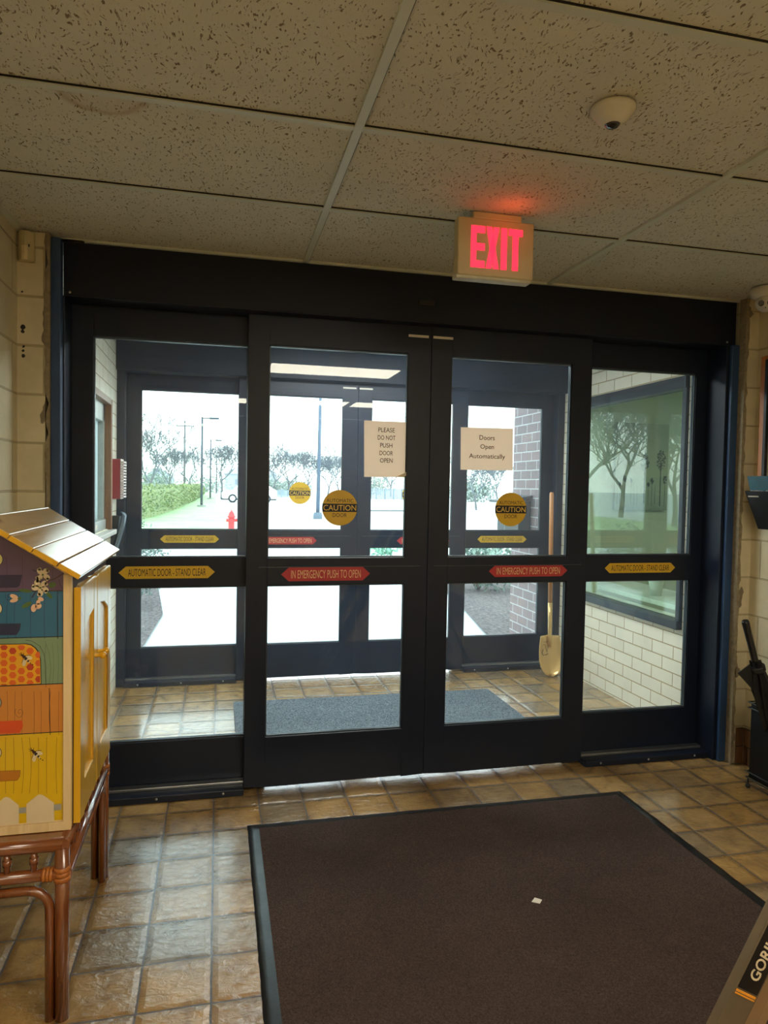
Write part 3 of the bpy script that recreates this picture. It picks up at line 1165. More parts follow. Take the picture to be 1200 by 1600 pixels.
# ---------------------------------------------------------------- exit sign
t = thing('exit_sign', (1.0, 2.52, CZ), 'lit red EXIT sign in cream housing hanging under the ceiling', 'exit sign')
b = MB()
b.box(.856, 1.160, 2.498, 2.548, 2.262, 2.476)
b.build('sign_housing', M_PLBEI, t, bevel=.006, seg=3)
b = MB()
b.box(.852, 1.154, 2.503, 2.550, 2.251, 2.267)
b.build('lower_rim', mat('greyed_plastic', srgb(186, 182, 160), .5), t, bevel=.005)
b = MB()
b.box(.915, 1.110, 2.50, 2.545, 2.474, CZ + .001)
b.build('canopy', M_PLBEI, t, bevel=.005)


def stroke_letters(mb, quads, y, m=0):
    for q in quads:
        mb.slab([(x, y, z) for x, z in q], (0, -.0025, 0), m)


# letters drawn as heavy condensed strokes, height .157 m
zb, zt_ = 2.292, 2.446
H_ = zt_ - zb
s = .026


def rect(x0, x1, z0, z1):
    return [(x0, z0), (x1, z0), (x1, z1), (x0, z1)]


xe, xx_, xi, xt = .906, .966, 1.026, 1.056
L = [rect(xe, xe + s * .82, zb, zt_), rect(xe + s * .8, xe + .055, zt_ - s, zt_), rect(xe + s * .8, xe + .055, zb, zb + s), rect(xe + s * .8, xe + .055, zb + H_ / 2 - s / 2, zb + H_ / 2 + s / 2)]
L += [[(xx_, zb), (xx_ + .022, zb), (xx_ + .052, zt_), (xx_ + .030, zt_)], [(xx_ + .030, zb), (xx_ + .052, zb), (xx_ + .022, zt_), (xx_, zt_)]]
L += [rect(xi, xi + .023, zb, zt_)]
L += [rect(xt + .016, xt + .039, zb, zt_ - s), rect(xt, xt + .056, zt_ - s * .95, zt_)]
for i, grp in enumerate((L[0:4], L[4:6], L[6:7], L[7:9])):
    b = MB()
    stroke_letters(b, grp, 2.4978 - .0002 * i)
    b.build('lit_letter', M_EXITL, t, label='glowing red letter ' + 'EXIT'[i])
# unseen point lamp before the housing throws the sign's red ceiling glow
ld = bpy.data.lights.new('exit_sign_lamp', 'POINT')
ld.color = (1, .10, .03)
ld.energy = .15
ld.shadow_soft_size = .02
lo = bpy.data.objects.new('exit_sign_lamp', ld)
COL.objects.link(lo)
lo.location = (1.0, 2.435, 2.493)
lo.parent = t
lo.location = Vector((1.04, 2.41, 2.44)) - t.location

# ceiling sensor
t = thing('ceiling_sensor', (1.025, 1.735, CZ), 'small white domed motion sensor on the ceiling', 'sensor')
b = MB()
b.lathe([(0, 0), (.060, 0), (.060, -.006), (.056, -.012), (.040, -.032), (.024, -.044), (.016, -.044)], (1.027, 1.738, CZ - .0005), seg=40)
b.build('sensor_body', M_PLWHT, t)
b = MB()
b.lathe([(0, -.054), (.014, -.051), (.021, -.044), (.023, -.038)], (1.027, 1.738, CZ), seg=24)
b.build('sensor_lens', M_DARKLENS, t)

# dome camera, two eyes
t = thing('security_camera', (2.66, 3.02, CZ), 'white ceiling camera with two dark lenses in the right corner', 'camera')
b = MB()
b.lathe([(0, 0), (.064, 0), (.066, -.016), (.060, -.045), (.045, -.055), (0, -.055)], (2.66, 3.02, CZ - .001), seg=30)
b.build('camera_base', M_PLWHT, t)
ec = Vector((2.655, 3.005, CZ - .078))
b = MB()
b.ball(ec, .047, 26)
eye = b.build('camera_eyeball', M_PLWHT, t)
dirv = (Vector((0, 0, 1.3)) - ec).normalized()
rt = dirv.cross(Vector((0, 0, 1))).normalized()
for sgn in (-1, 1):
    b = MB()
    cc = ec + (dirv * .043 + rt * sgn * .0195 + Vector((0, 0, .001)))
    b.lathe([(.0135, -.006), (.0140, .003), (.011, .004), (.0, .002)], cc, dirv, 18)
    b.build('camera_lens', M_DARKLENS, eye)
b = MB()
b.ball(ec + dirv * .0455 + Vector((0, 0, -.022)), .003, 8)
b.build('indicator_dot', M_DARKLENS, eye)

# corner sensor
t = thing('motion_detector', (-.782, 3.19, 2.366), 'cream corner motion detector below the ceiling in the left corner', 'sensor')
b = MB()
prof = []
n = 9
for k in range(n):
    a = math.pi * k / (n - 1)
    prof.append((-.782 - .031 * math.cos(a), 3.208 - .006 - .034 * math.sin(a)))
prof = [(-.813, 3.208)] + prof + [(-.751, 3.208)]
b.slab([(x, y, 2.370) for x, y in prof], (0, 0, .122))
b.build('detector_body', M_PLBEI, t, bevel=.004)
b = MB()
for k in range(1, n - 1):
    pass
b.slab([(-.782 - .024 * math.cos(math.pi * k / 8), 3.200 - .0345 * math.sin(math.pi * k / 8), 2.372) for k in range(1, 8)] + [(-.760, 3.19, 2.372), (-.804, 3.19, 2.372)], (0, 0, .058))
b.build('detector_window', mat('detector_lens', srgb(222, 204, 160), .3), t, bevel=.002)
b = MB()
b.box(-.766, -.762, 3.166, 3.170, 2.424, 2.434)
b.build('detector_led', M_BLKPL, t)

# ceiling troffers (front one mirrored in the glass; rear three added out of view as fill)
first = None
for gx0, gy0, lab in ((.383, .19, 'lit ceiling light panel nearest the automatic doors, mirrored in their glass'),
                      (.383, -2.25, 'added unseen fill light panel farther back in the room, middle row'),
                      (1.603 - .02, -2.25, 'added unseen fill light panel farther back in the room, right row'),
                      (-.836 + .01, -2.25, 'added unseen fill light panel farther back in the room, left row')):
    if first is None:
        t = thing('ceiling_light', (gx0 + .61, gy0 + .305, CZ), lab, 'lamp', 'lit ceiling light panels')
        b = MB()
        b.box(gx0 + .045, gx0 + 1.175, gy0 + .045, gy0 + .565, CZ - .008, CZ + .003)
        b.build('lamp_lens', M_TROF, t)
        b = MB()
        b.box(gx0 + .013, gx0 + .045, gy0 + .012, gy0 + .598, CZ - .011, CZ + .003)
        b.box(gx0 + 1.175, gx0 + 1.207, gy0 + .012, gy0 + .598, CZ - .011, CZ + .003)
        b.box(gx0 + .045, gx0 + 1.175, gy0 + .012, gy0 + .045, CZ - .011, CZ + .003)
        b.box(gx0 + .045, gx0 + 1.175, gy0 + .565, gy0 + .598, CZ - .011, CZ + .003)
        b.build('lamp_frame', M_TEE, t, bevel=.002)
        first = t
    else:
        c = copy_tree(first)
        c.location = (gx0 + .61, gy0 + .305, CZ)
        c['label'] = lab

t = thing('ceiling_light', (1.03, 4.25, CZ), 'added unseen fill light panel on the glass vestibule ceiling', 'lamp')  # panel added out of view to brighten the vestibule
b = MB()
b.box(.45, 1.61, 3.98, 4.52, CZ - .010, CZ + .003)
b.build('lamp_lens', mat('vestibule_fill_lens', (1, .95, .88, 1), .5, emit=(.97, .98, 1.0, 1), es=32), t)
b = MB()
for q in ((.42, .45, 3.95, 4.55), (1.61, 1.64, 3.95, 4.55), (.45, 1.61, 3.95, 3.98), (.45, 1.61, 4.52, 4.55)):
    b.box(q[0], q[1], q[2], q[3], CZ - .014, CZ + .003)
b.build('lamp_frame', M_TEE, t)

# ---------------------------------------------------------------- brown mat in the room
MX0, MX1, MY0, MY1 = .135, 1.925, .30, 3.005
t = thing('floor_mat', ((MX0 + MX1) / 2, 1.65, 0), 'large dark brown carpet mat with black rubber border before the doors', 'mat')
b = MB()
b.box(MX0 + .045, MX1 - .045, MY0 + .045, MY1 - .045, .001, .010)
b.build('carpet_pile', m_carpet('brown_carpet', srgb(50, 40, 38), srgb(92, 77, 71)), t, bevel=.002)
b = MB()
random.seed(9)


def border(pts_in, pts_out, n):
    vin, vout = [], []
    for k in range(n + 1):
        f = k / n
        a = Vector(pts_in[0]).lerp(Vector(pts_in[1]), f)
        c = Vector(pts_out[0]).lerp(Vector(pts_out[1]), f)
        vin.append(a)
        vout.append(c + Vector((random.uniform(-.0015, .0015), random.uniform(-.0015, .0015), 0)))
    return vin, vout


def strip(a0, a1, o0, o1, n):
    vin, vout = border((a0, a1), (o0, o1), n)
    vs, fs = [], []
    for k in range(n + 1):
        m_ = (vin[k] + vout[k]) / 2
        r = random.uniform(-.0015, .0025)
        vs += [vin[k] + Vector((0, 0, .011)), m_ + Vector((0, 0, .0065 + r)), vout[k] + Vector((0, 0, .003)), vout[k] + Vector((0, 0, .0005))]
    for k in range(n):
        for q in range(3):
            fs.append((k * 4 + q, k * 4 + q + 1, k * 4 + q + 5, k * 4 + q + 4))
    b.raw(vs, fs, 0, True)


e = .047
I = [(MX0 + e, MY0 + e, 0), (MX1 - e, MY0 + e, 0), (MX1 - e, MY1 - e, 0), (MX0 + e, MY1 - e, 0)]
O = [(MX0, MY0, 0), (MX1, MY0, 0), (MX1, MY1, 0), (MX0, MY1, 0)]
for k, n in ((0, 30), (1, 90), (2, 50), (3, 90)):
    strip(I[k], I[(k + 1) % 4], O[k], O[(k + 1) % 4], n)
b.build('rubber_border', mat('black_rubber', srgb(30, 32, 34), .32, 0, .1, 60, bump=.3, bd=.002), t)

# scrap of paper on the mat
b = MB()
c = at(838, 1407, 2, .012)
b.slab([(c.x - .020, c.y - .004, .0115), (c.x + .004, c.y - .020, .0115), (c.x + .021, c.y - .002, .0125), (c.x + .002, c.y + .017, .0115)], (0, 0, .0012))
b.build('paper_scrap', M_WHITE, cat='paper scrap', label='tiny white paper scrap lying on the brown mat')

# ---------------------------------------------------------------- painted cabinet on rattan stand
M_PINE = m_wood('varnished_pine', srgb(218, 176, 116), srgb(234, 198, 142), 1, .22, .8, 12, .08, True)
M_PINEV = m_wood('pale_pine_edge', srgb(206, 178, 128), srgb(222, 196, 148), 2, .4, .3, 14)
M_OCHRE = m_wood('yellow_varnished_wood', srgb(206, 150, 10), srgb(218, 166, 26), 2, .3, .3, 10, .05)
M_OCHRE2 = m_wood('honey_varnished_wood', srgb(196, 144, 30), srgb(218, 172, 60), 2, .3, .45, 12, .05)
M_RATT = m_wood('rattan_cane', srgb(98, 52, 22), srgb(126, 70, 32), 2, .24, 1.0, 20, .1)
M_RATTX = m_wood('rattan_cane_across', srgb(98, 52, 22), srgb(126, 70, 32), 0, .24, 1.0, 20, .1)
M_RATTY = m_wood('rattan_cane_deep', srgb(98, 52, 22), srgb(126, 70, 32), 1, .24, 1.0, 20, .1)
M_BIND = mat('cane_binding', srgb(170, 100, 40), .4, 0, .25, 150)
CAB = 'painted cabinet shaped like a beehive house with pine roof, on a rattan stand'
t = thing('painted_cabinet', (-.60, 2.35, .50), CAB, 'cabinet')
CX0, CX1, CY0, CY1 = -.812, -.388, 2.05, 2.66
CB, CE, CR = .505, 1.212, 1.343   # bottom, eave height, ridge height of body
RX = -.60
b = MB()
gab = [(CX0, CB), (CX1, CB), (CX1, CE), (RX, CR), (CX0, CE)]
# body shell: side panels, back, bottom
b.slab([(x, CY0 + .006, z) for x, z in gab], (0, .014, 0))
b.slab([(x, CY1 - .02, z) for x, z in gab], (0, .02, 0))
b.box(CX0, CX0 + .016, CY0 + .02, CY1 - .02, CB, CE)
b.box(CX0, CX1 - .004, CY0 + .02, CY1 - .02, CB, CB + .018)
b.build('body', M_PINEV, t, bevel=.002)
# frame of the painted side
b = MB()
fw = .021
b.box(CX1 - fw, CX1, CY0, CY0 + .008, CB + fw, CE)
b.box(CX0, CX0 + fw, CY0, CY0 + .008, CB + fw, CE)
b.box(CX0, CX1, CY0, CY0 + .008, CB - .003, CB + fw)
b.build('side_frame', M_PINEV, t, bevel=.0015)

# painted picture on the side, as inlaid shapes
pm = {}
pal = [('purple', (92, 68, 98)), ('teal', (36, 98, 132)), ('sage', (118, 142, 110)), ('orange', (196, 126, 50)), ('yellow', (210, 172, 12)), ('indigo', (42, 34, 66)), ('navy', (28, 38, 72)),
       ('vermil', (206, 74, 26)), ('wood', (178, 112, 24)), ('honey', (222, 160, 20)), ('comb', (212, 92, 28)), ('white', (214, 196, 160)), ('pinkw', (226, 184, 150)), ('green', (70, 98, 44)),
       ('darkbrown', (66, 32, 28)), ('line', (24, 30, 40)), ('lineb', (104, 58, 26)), ('cream', (212, 200, 130)), ('lines', (84, 110, 84)), ('grey', (150, 148, 140)), ('comb2', (180, 56, 30))]
pmats = []
for i, (n_, c_) in enumerate(pal):
    pm[n_] = i
    pmats.append(mat('paint_' + n_, srgb(*c_), .28, 0, .05, 8, coat=.4))
pb = MB()
YP = CY0 + .0055


def P(x, y, lay=0):
    q = at(x, y, 1, YP)
    return Vector((max(q.x, CX0 + .002), YP - .0003 * lay, q.z))


def poly(pts, colr, lay=1):
    pb.face([P(x, y, lay) for x, y in pts], pm[colr])


def ell(cx, cy, rx, ry, colr, lay=1, ang=0, n=18):
    ca, sa = math.cos(ang), math.sin(ang)
    pts = []
    for k in range(n):
        a = 2 * math.pi * k / n
        x, y = rx * math.cos(a), ry * math.sin(a)
        pts.append((cx + x * ca - y * sa, cy + x * sa + y * ca))
    poly(pts, colr, lay)


def line(pts, colr='line', wd=.9, lay=2):
    for i in range(len(pts) - 1):
        (x0, y0), (x1, y1) = pts[i], pts[i + 1]
        l = math.hypot(x1 - x0, y1 - y0) or 1
        nx_, ny_ = -(y1 - y0) / l * wd / 2, (x1 - x0) / l * wd / 2
        poly([(x0 + nx_, y0 + ny_), (x1 + nx_, y1 + ny_), (x1 - nx_, y1 - ny_), (x0 - nx_, y0 - ny_)], colr, lay)


XA, XB = CX0 + .002, CX1 - fw + .001
zs = [.530, .777, .911, 1.041, 1.167]
for i, cn in enumerate(('yellow', 'orange', 'sage', 'teal')):
    pb.face([(XA, YP, zs[i]), (XB, YP, zs[i]), (XB, YP, zs[i + 1]), (XA, YP, zs[i + 1])], pm[cn])
    pb.face([(XA, YP - .0005, zs[i + 1] - .0012), (XB, YP - .0005, zs[i + 1] - .0012), (XB, YP - .0005, zs[i + 1] + .0012), (XA, YP - .0005, zs[i + 1] + .0012)], pm['line'])
pb.face([(XA, YP, zs[4]), (XB, YP, zs[4]), (XB, YP, CE + .004), (RX, YP, CR - .004), (XA, YP, CE)], pm['purple'])
# plank lines and grain
random.seed(2)
for xs_, y0, y1, cn in (([12, 28, 47, 72, 82, 90], 1005, 1070, 'lines'), ([11, 24, 34, 53, 64, 79, 92], 1080, 1148, 'lineb'), ([9, 21, 34, 46, 60, 73, 89], 1152, 1240, 'lineb'), ([13, 25, 48, 70, 90], 928, 998, 'navy'), ([9, 35, 82], 868, 922, 'indigo')):
    for x in xs_:
        dx_ = random.uniform(-3, 3)
        k_ = 6
        pts = [(x + dx_ * math.sin(3.1 * j / k_), y0 + (y1 - y0) * j / k_) for j in range(k_ + 1)]
        line(pts, cn, .55, 1)
line([(77, 1075), (78.5, 1148)], 'line', 1.0, 2)
line([(90, 924), (90.5, 998)], 'line', 1.0, 2)
# spirals in the wood grain
for cx_, cy_, cn, r_ in ((31, 1113, 'lineb', 8), (14, 932, 'navy', 6)):
    pts = [(cx_ + r_ * (k / 24) * math.cos(k * .42), cy_ + r_ * 1.2 * (k / 24) * math.sin(k * .42)) for k in range(25)]
    line(pts, cn, .6, 2)
# landing boards and round entrances
poly([(-60, 899), (35, 898), (31, 915), (27, 918), (-60, 920)], 'indigo', 2)
poly([(-60, 975), (33, 974), (31, 984), (26, 992), (-60, 994)], 'navy', 2)
poly([(-60, 1129), (35, 1125.5), (36, 1135), (31, 1145), (-60, 1149)], 'vermil', 2)
poly([(-60, 1207), (32, 1203.5), (31, 1213), (27, 1219), (-60, 1224)], 'wood', 2)
line([(-60, 1207), (32, 1203.5), (31, 1213), (27, 1219), (-60, 1224)], 'lineb', .6, 3)
for cx_, cy_, cn in ((-12, 874, 'cream'), (-13, 951, 'white'), (-14, 1098, 'grey'), (-14, 1176, 'white')):
    ell(cx_, cy_, 17, 13, 'line', 2, n=28)
    ell(cx_, cy_, 16, 12.2, cn, 3, n=28)
# honeycomb window
win = [(-60, 1008), (40, 1006.5), (48, 1008), (55, 1013), (60, 1020), (63, 1032), (63.8, 1068), (-60, 1074)]
poly([(x + (1.2 if x > 0 else 0), y + (-1.2 if y < 1035 else 1.2)) for x, y in win], 'line', 2)
poly(win, 'honey', 3)
line([(40, 1000), (50, 1001.5), (62, 1009), (69, 1022), (71.5, 1040), (72, 1074)], 'line', .6, 2)
line([(70, 1001), (77, 1020), (79.5, 1045), (77, 1068)], 'lines', .6, 2)


def inside(x, y):
    if x > 62.3 or y > 1067.5 + (63 - x) * .045 or y < 1009:
        return False
    return not (x > 42 and (x - 42) ** 2 / 20 ** 2 + (y - 1031) ** 2 / 23 ** 2 > 1 and y < 1031)


for i in range(-3, 6):
    for j in range(-1, 6):
        cx_, cy_ = 20 + i * 13.6, 1017 + j * 12.6 + (6.3 if i % 2 else 0)
        if 22 < cx_ < 56 and 1018 < cy_ < 1040 and not (cx_ > 50 and cy_ > 1036):
            continue
        ang = [2 * math.pi * k / 6 for k in range(6)]
        rx_, ry_ = 6.1, 5.7
        pts = [(cx_ + rx_ * math.cos(a), cy_ + ry_ * math.sin(a)) for a in ang]
        pts = [(min(x, 62.6), min(max(y, 1008), 1068 + max(0, (63 - x)) * .045)) for x, y in pts]
        if not inside(min(cx_, 60), min(cy_, 1064)):
            continue
        poly(pts, 'comb2' if (i * 7 + j * 3) % 5 == 0 else 'comb', 4)


def bee(cx_, cy_, sc, base):
    def T(x, y):
        return (cx_ + x * sc, cy_ + y * sc)
    for sg, ex, ey in ((1, 9, 1.5), (1, 1, 10)):
        ell(*T(ex - 1, ey), 6.2 * sc if ex > 5 else 3.4 * sc, 3.2 * sc if ex > 5 else 6.2 * sc, 'white', base, .25 if ex > 5 else 0.12)
    for k in range(5):
        x, y = 3.0 + 1.9 * k, 3.4 + 1.9 * k
        ell(*T(x, y), (3.0 - .5 * k) * sc, (2.1 - .25 * k) * sc, 'white' if k % 2 else 'line', base + 1, -.75)
    ell(*T(14.2, 13.2), 1.6 * sc, .8 * sc, 'line', base + 1, .5)
    ell(*T(0, 0), 3.3 * sc, 2.6 * sc, 'darkbrown', base + 2, .3)
    ell(*T(-2.8, -2.6), 2.2 * sc, 1.7 * sc, 'darkbrown', base + 2)
    for a, q in (((-3, -1), (-8, -2)), ((-4, -4), (-6, -7)), ((-1, -3), (-1, -7)), ((1, -1), (12, -3)), ((-1, 2), (-4, 11)), ((-4, -3), (-9, -5))):
        line([T(*a), T((a[0] + q[0]) / 2 + .5, (a[1] + q[1]) / 2 - .8), T(*q)], 'darkbrown', .8 * sc, base + 2)


bee(38, 1026, .92, 5)
bee(53.5, 1175, .95, 2)
# picket fence
for x0, x1, top in ((-60, -14, 1250), (-9, 29.5, 1245), (41.5, 84.5, 1241)):
    xm = (x0 + x1) / 2
    sl = -.075
    yb_ = 1290
    poly([(x0, top + 15), (xm - 4, top + 1), (xm, top), (xm + 5, top + 1.5), (x1, top + 13), (x1 + .2, yb_ + (x1) * sl), (x0, yb_ + x0 * sl)], 'white', 3)
for x0, x1, y0 in ((29.5, 41, 1262), (84, 96, 1257)):
    poly([(x0, y0), (x1, y0 - 1), (x1, y0 + 8), (x0, y0 + 9)], 'grey', 3)
# dogwood branch
line([(99, 896), (86, 904), (74, 908), (66, 900)], 'darkbrown', 1.6, 2)
line([(50, 890), (58, 893), (64, 900)], 'indigo', 1.4, 2)
line([(62, 905), (58, 920), (50, 934)], 'indigo', 2.2, 2)
line([(92, 905), (95, 916), (98, 920)], 'darkbrown', .8, 2)
for cx_, cy_, rx_, ry_, a in ((40, 923, 11, 2.6, .1), (82, 914, 6, 4.5, -.4), (77, 930, 6.5, 3.0, .8), (42, 945, 9, 3.4, -.5), (31, 935, 3, 2, -.6), (60, 937, 2.5, 4, .3)):
    ell(cx_, cy_, rx_, ry_, 'green', 3, a)


def flower(cx_, cy_, r_, petals):
    for a in petals:
        ell(cx_ + r_ * .62 * math.cos(a), cy_ + r_ * .62 * math.sin(a), r_ * .52, r_ * .36, 'white', 4, a)
        ell(cx_ + r_ * .92 * math.cos(a + .25), cy_ + r_ * .92 * math.sin(a + .25), r_ * .2, r_ * .24, 'white', 4, a)
    ell(cx_, cy_, r_ * .14, r_ * .14, 'green', 5)


flower(67, 898, 11, (-2.3, -.9, .5, 2.4))
flower(63, 918, 12, (-2.2, -.8, .35, 1.5, 3.1))
ell(22, 932, 6.5, 3.4, 'pinkw', 4, .35)
ell(22, 938, 6.5, 3.0, 'pinkw', 4, -.25)
ell(64, 936, 4.6, 3.2, 'pinkw', 4, .4)
ell(60, 941, 3.2, 4.0, 'pinkw', 4, .4)
ell(53, 950, 4.4, 6.2, 'pinkw', 4, .2)
ell(60, 947, 5.4, 4.4, 'pinkw', 4, -.4)
ell(64, 905, .9, .9, 'green', 6)
pb.build('painted_panel', pmats, t, label='side panel painted as stacked beehive boxes with bees, honeycomb and blossom')
# roof: overlapping boards, both slopes
ER = .036


def roof_side(sx):
    sl = .62
    ca = 1 / math.hypot(1, sl)
    ex, ez = -.353, 1.217
    run = (ex - RX)
    n_ = 4
    cuts = [0, .054, .115, .172, run]
    for k in range(n_):
        g = .0012
        s0, s1 = cuts[k] + (g if k else 0), cuts[k + 1] - (g if k < 3 else -.002)
        u0 = (ex - s0, ez + s0 * sl + .0012 * (k % 2))
        u1 = (ex - s1, ez + s1 * sl + .0012 * (k % 2))
        nx_, nz2 = sl * ca, ca
        th = .013
        pts = [u0, u1, (u1[0] - nx_ * th, u1[1] - nz2 * th), (u0[0] - nx_ * th, u0[1] - nz2 * th)]
        if sx < 0:
            pts = [(2 * RX - x, z) for x, z in pts]
            pts = [(max(x, XL + .002), z) for x, z in pts]
            if max(p_[0] for p_ in pts) - min(p_[0] for p_ in pts) < .004:
                continue
        mb = MB()
        mb.slab([(x, 1.992, z) for x, z in pts], (0, 2.745 - 1.992, 0))
        o_ = mb.build('roof_board', M_PINE, t, bevel=.0025)
        mb = MB()
        mb.slab([(x, 1.9915, z) for x, z in pts], (0, -.0035, 0))
        mb.build('yellow_edge', M_OCHRE, o_, bevel=.001)


roof_side(1)
roof_side(-1)
# doors on the right face
DX0, DX1 = -.3865, -.369
for i, (ya, yb_) in enumerate(((2.078, 2.352), (2.356, 2.635))):
    dz0, dz1 = .508, 1.172
    st = .058
    # stile and rail door with a panel whose head slopes up toward the middle
    d = MB()
    d.box(DX0, DX1, ya, ya + st, dz0, dz1)
    d.box(DX0, DX1, yb_ - st, yb_, dz0, dz1)
    d.box(DX0, DX1, ya + st, yb_ - st, dz0, dz0 + .10)
    p0_, p1_ = ya + st, yb_ - st
    lo_, hi_ = (1.030, 1.075)
    za, zc = (lo_, hi_) if i == 0 else (hi_, lo_)
    d.slab([(DX0, p0_, dz1), (DX0, p1_, dz1), (DX0, p1_, zc), (DX0, (p0_ + p1_) / 2, (za + zc) / 2 + .012), (DX0, p0_, za)], (DX1 - DX0, 0, 0))
    door = d.build('door', M_OCHRE2, t, bevel=.004)
    d = MB()
    d.box(DX0 + .001, DX0 + .009, p0_ - .002, p1_ + .002, dz0 + .09, 1.075)
    d.build('door_panel', M_OCHRE, door)
    d = MB()
    d.box(DX0, DX1, ya - .0016, ya - .0002, dz0, dz1)
    d.build('door_edge', M_OCHRE, door)
    ky = yb_ - .026 if i == 0 else ya + .028
    kb = MB()
    kb.lathe([(.008, 0), (.006, .004), (.0055, .011), (.009, .015), (.0115, .021), (.0105, .027), (.006, .031), (0, .032)], (DX1, ky, .922), (1, 0, 0), 20)
    kb.build('knob', M_OCHRE, door)
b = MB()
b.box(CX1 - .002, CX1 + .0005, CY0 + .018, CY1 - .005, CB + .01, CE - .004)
b.build('painted_inside_shade', mat('cabinet_painted_shade', srgb(60, 40, 26), .8), t)  # dark sheet painting the shade in the gaps around the doors

# stand
t = thing('rattan_stand', (-.60, 2.36, 0), 'brown rattan cane stand holding the painted beehive cabinet', 'stand')
LX, LY0, LY1 = -.402, 2.008, 2.715
LXB = -.79
TR = .490
for i, (lx, ly) in enumerate(((LX, LY0), (LX, LY1), (LXB, LY0), (LXB, LY1))):
    b = MB()
    b.tube([(lx, ly, .001), (lx, ly, .25), (lx, ly, TR - .012)], .0185, 16)
    b.build('leg', M_RATT, t)
    b = MB()
    sx = -1 if lx == LX else 1
    sy = 1 if ly == LY0 else -1
    # inner arch cane running along the leg and bending under the rail
    pts = [(lx + sx * .031, ly, .001), (lx + sx * .031, ly, .31)]
    for k in range(1, 7):
        a = math.pi / 2 * k / 6
        pts.append((lx + sx * (.031 + .055 * (1 - math.cos(a))), ly, .31 + .055 * math.sin(a)))
    pts.append((RX, ly, .365))
    b.tube(pts, .0125, 12)
    b.build('bent_cane', M_RATT, t)
    b = MB()
    pts = [(lx, ly + sy * .031, .001), (lx, ly + sy * .031, .31)]
    for k in range(1, 7):
        a = math.pi / 2 * k / 6
        pts.append((lx, ly + sy * (.031 + .055 * (1 - math.cos(a))), .31 + .055 * math.sin(a)))
    pts.append((lx, 2.36, .365))
    b.tube(pts, .0125, 12)
    b.build('bent_cane', M_RATT, t)
    b = MB()
    for z in (.405, .392, .418):
        b.tube([(lx, ly, z - .007), (lx, ly, z + .007)], .0212, 14, caps=True)
    for q in range(3):
        xx0 = lx + sx * (.022 + .009 * q)
        b.tube([(xx0, ly, .405), (xx0 + sx * .008, ly, .405)], .019, 12)
    b.build('cane_binding', M_BIND, t)
for z, r in ((TR - .004, .019), (.405, .0165)):
    for ly in (LY0, LY1):
        b = MB()
        b.tube([(LXB, ly, z), (LX + (.004 if z > .45 else 0), ly, z)], r, 14)
        b.build('rail', M_RATTX, t)
    for lx in (LX, LXB):
        b = MB()
        b.tube([(lx + (.004 if lx == LX else 0), LY0 - .01, z), (lx + (.004 if lx == LX else 0), LY1 + .01, z)], r * .92, 14)
        b.build('rail', M_RATTY, t)
for ly in (LY0, LY1):
    for k in range(5):
        x = -.472 - .066 * k
        b = MB()
        b.tube([(x, ly, .415), (x, ly, .478)], .0085, 10)
        b.tube([(x, ly, .438), (x, ly, .455)], .0115, 10)
        b.build('spindle', M_RATT, t)
for k in range(9):
    y = 2.075 + .072 * k
    b = MB()
    b.tube([(LX, y, .415), (LX, y, .478)], .0085, 10)
    b.build('spindle', M_RATT, t)
b = MB()
b.box(CX0, CX1 + .004, LY0 + .005, LY1, TR - .001, .5005)
b.build('top_board', M_RATTY, t, bevel=.002)

# ---------------------------------------------------------------- right-hand side things
t = thing('notice_board', (XR, 2.66, 1.40), 'wood-framed glazed notice board on the right wall above the black holder', 'board')
b = MB()
ya, yb_, za, zb_ = 2.20, 3.152, 1.482, 2.185
b.box(XR - .03, XR - .0005, ya, ya + .035, za, zb_)
b.box(XR - .03, XR - .0005, yb_ - .035, yb_, za, zb_)
b.box(XR - .03, XR - .0005, ya + .035, yb_ - .035, za, za + .035)
b.box(XR - .03, XR - .0005, ya + .035, yb_ - .035, zb_ - .035, zb_)
b.build('board_frame', m_wood('orange_oak', srgb(150, 88, 34), srgb(176, 108, 48), 2, .4, .3), t, bevel=.003)
for q0, q1 in ((yb_ - .052, yb_ - .033), (ya + .04, ya + .055)):
    b = MB()
    b.box(XR - .034, XR - .004, q0, q1, za + .02, zb_ - .02)
    b.build('inner_bead', M_BLKPL, t, bevel=.002)
b = MB()
b.box(XR - .016, XR - .008, ya + .05, yb_ - .05, za + .035, zb_ - .035)
b.build('board_back', mat('pale_board', srgb(196, 190, 160), .5), t)
b = MB()
b.box(XR - .019, XR - .0165, 2.88, 3.09, 1.72, 2.10)
b.build('green_poster', mat('green_poster_ink', srgb(70, 150, 90), .5), t)

t = thing('literature_holder', (XR, 2.85, 1.27), 'black angled wall holder on the right wall with teal folder inside', 'holder')
b = MB()
hy0, hy1 = 2.62, 3.095
prof = [(XR - .001, 1.285), (XR - .062, 1.285), (XR - .150, 1.478), (XR - .001, 1.478)]
th = .006
b.slab([(x, hy1, z) for x, z in prof], (0, -th, 0))
b.slab([(x, hy0, z) for x, z in prof], (0, th, 0))
b.slab([(XR - .062, hy0, 1.285), (XR - .150, hy0, 1.478), (XR - .144, hy0, 1.481), (XR - .056, hy0, 1.291)], (0, hy1 - hy0, 0))
b.box(XR - .062, XR - .001, hy0, hy1, 1.283, 1.290)
b.build('holder_tray', M_BLKPL, t, bevel=.002)
b = MB()
b.slab([(XR - .1385, 3.08, 1.449), (XR - .1385, 3.01, 1.449), (XR - .1410, 3.01, 1.4545), (XR - .1410, 3.08, 1.4545)], (-.003, 0, .001))
b.build('label_strip', M_WHITE, t)
b = MB()
b.slab([(XR - .128, 3.075, 1.46), (XR - .128, 2.70, 1.46), (XR - .142, 2.70, 1.556), (XR - .146, 3.088, 1.556)], (.006, 0, 0))
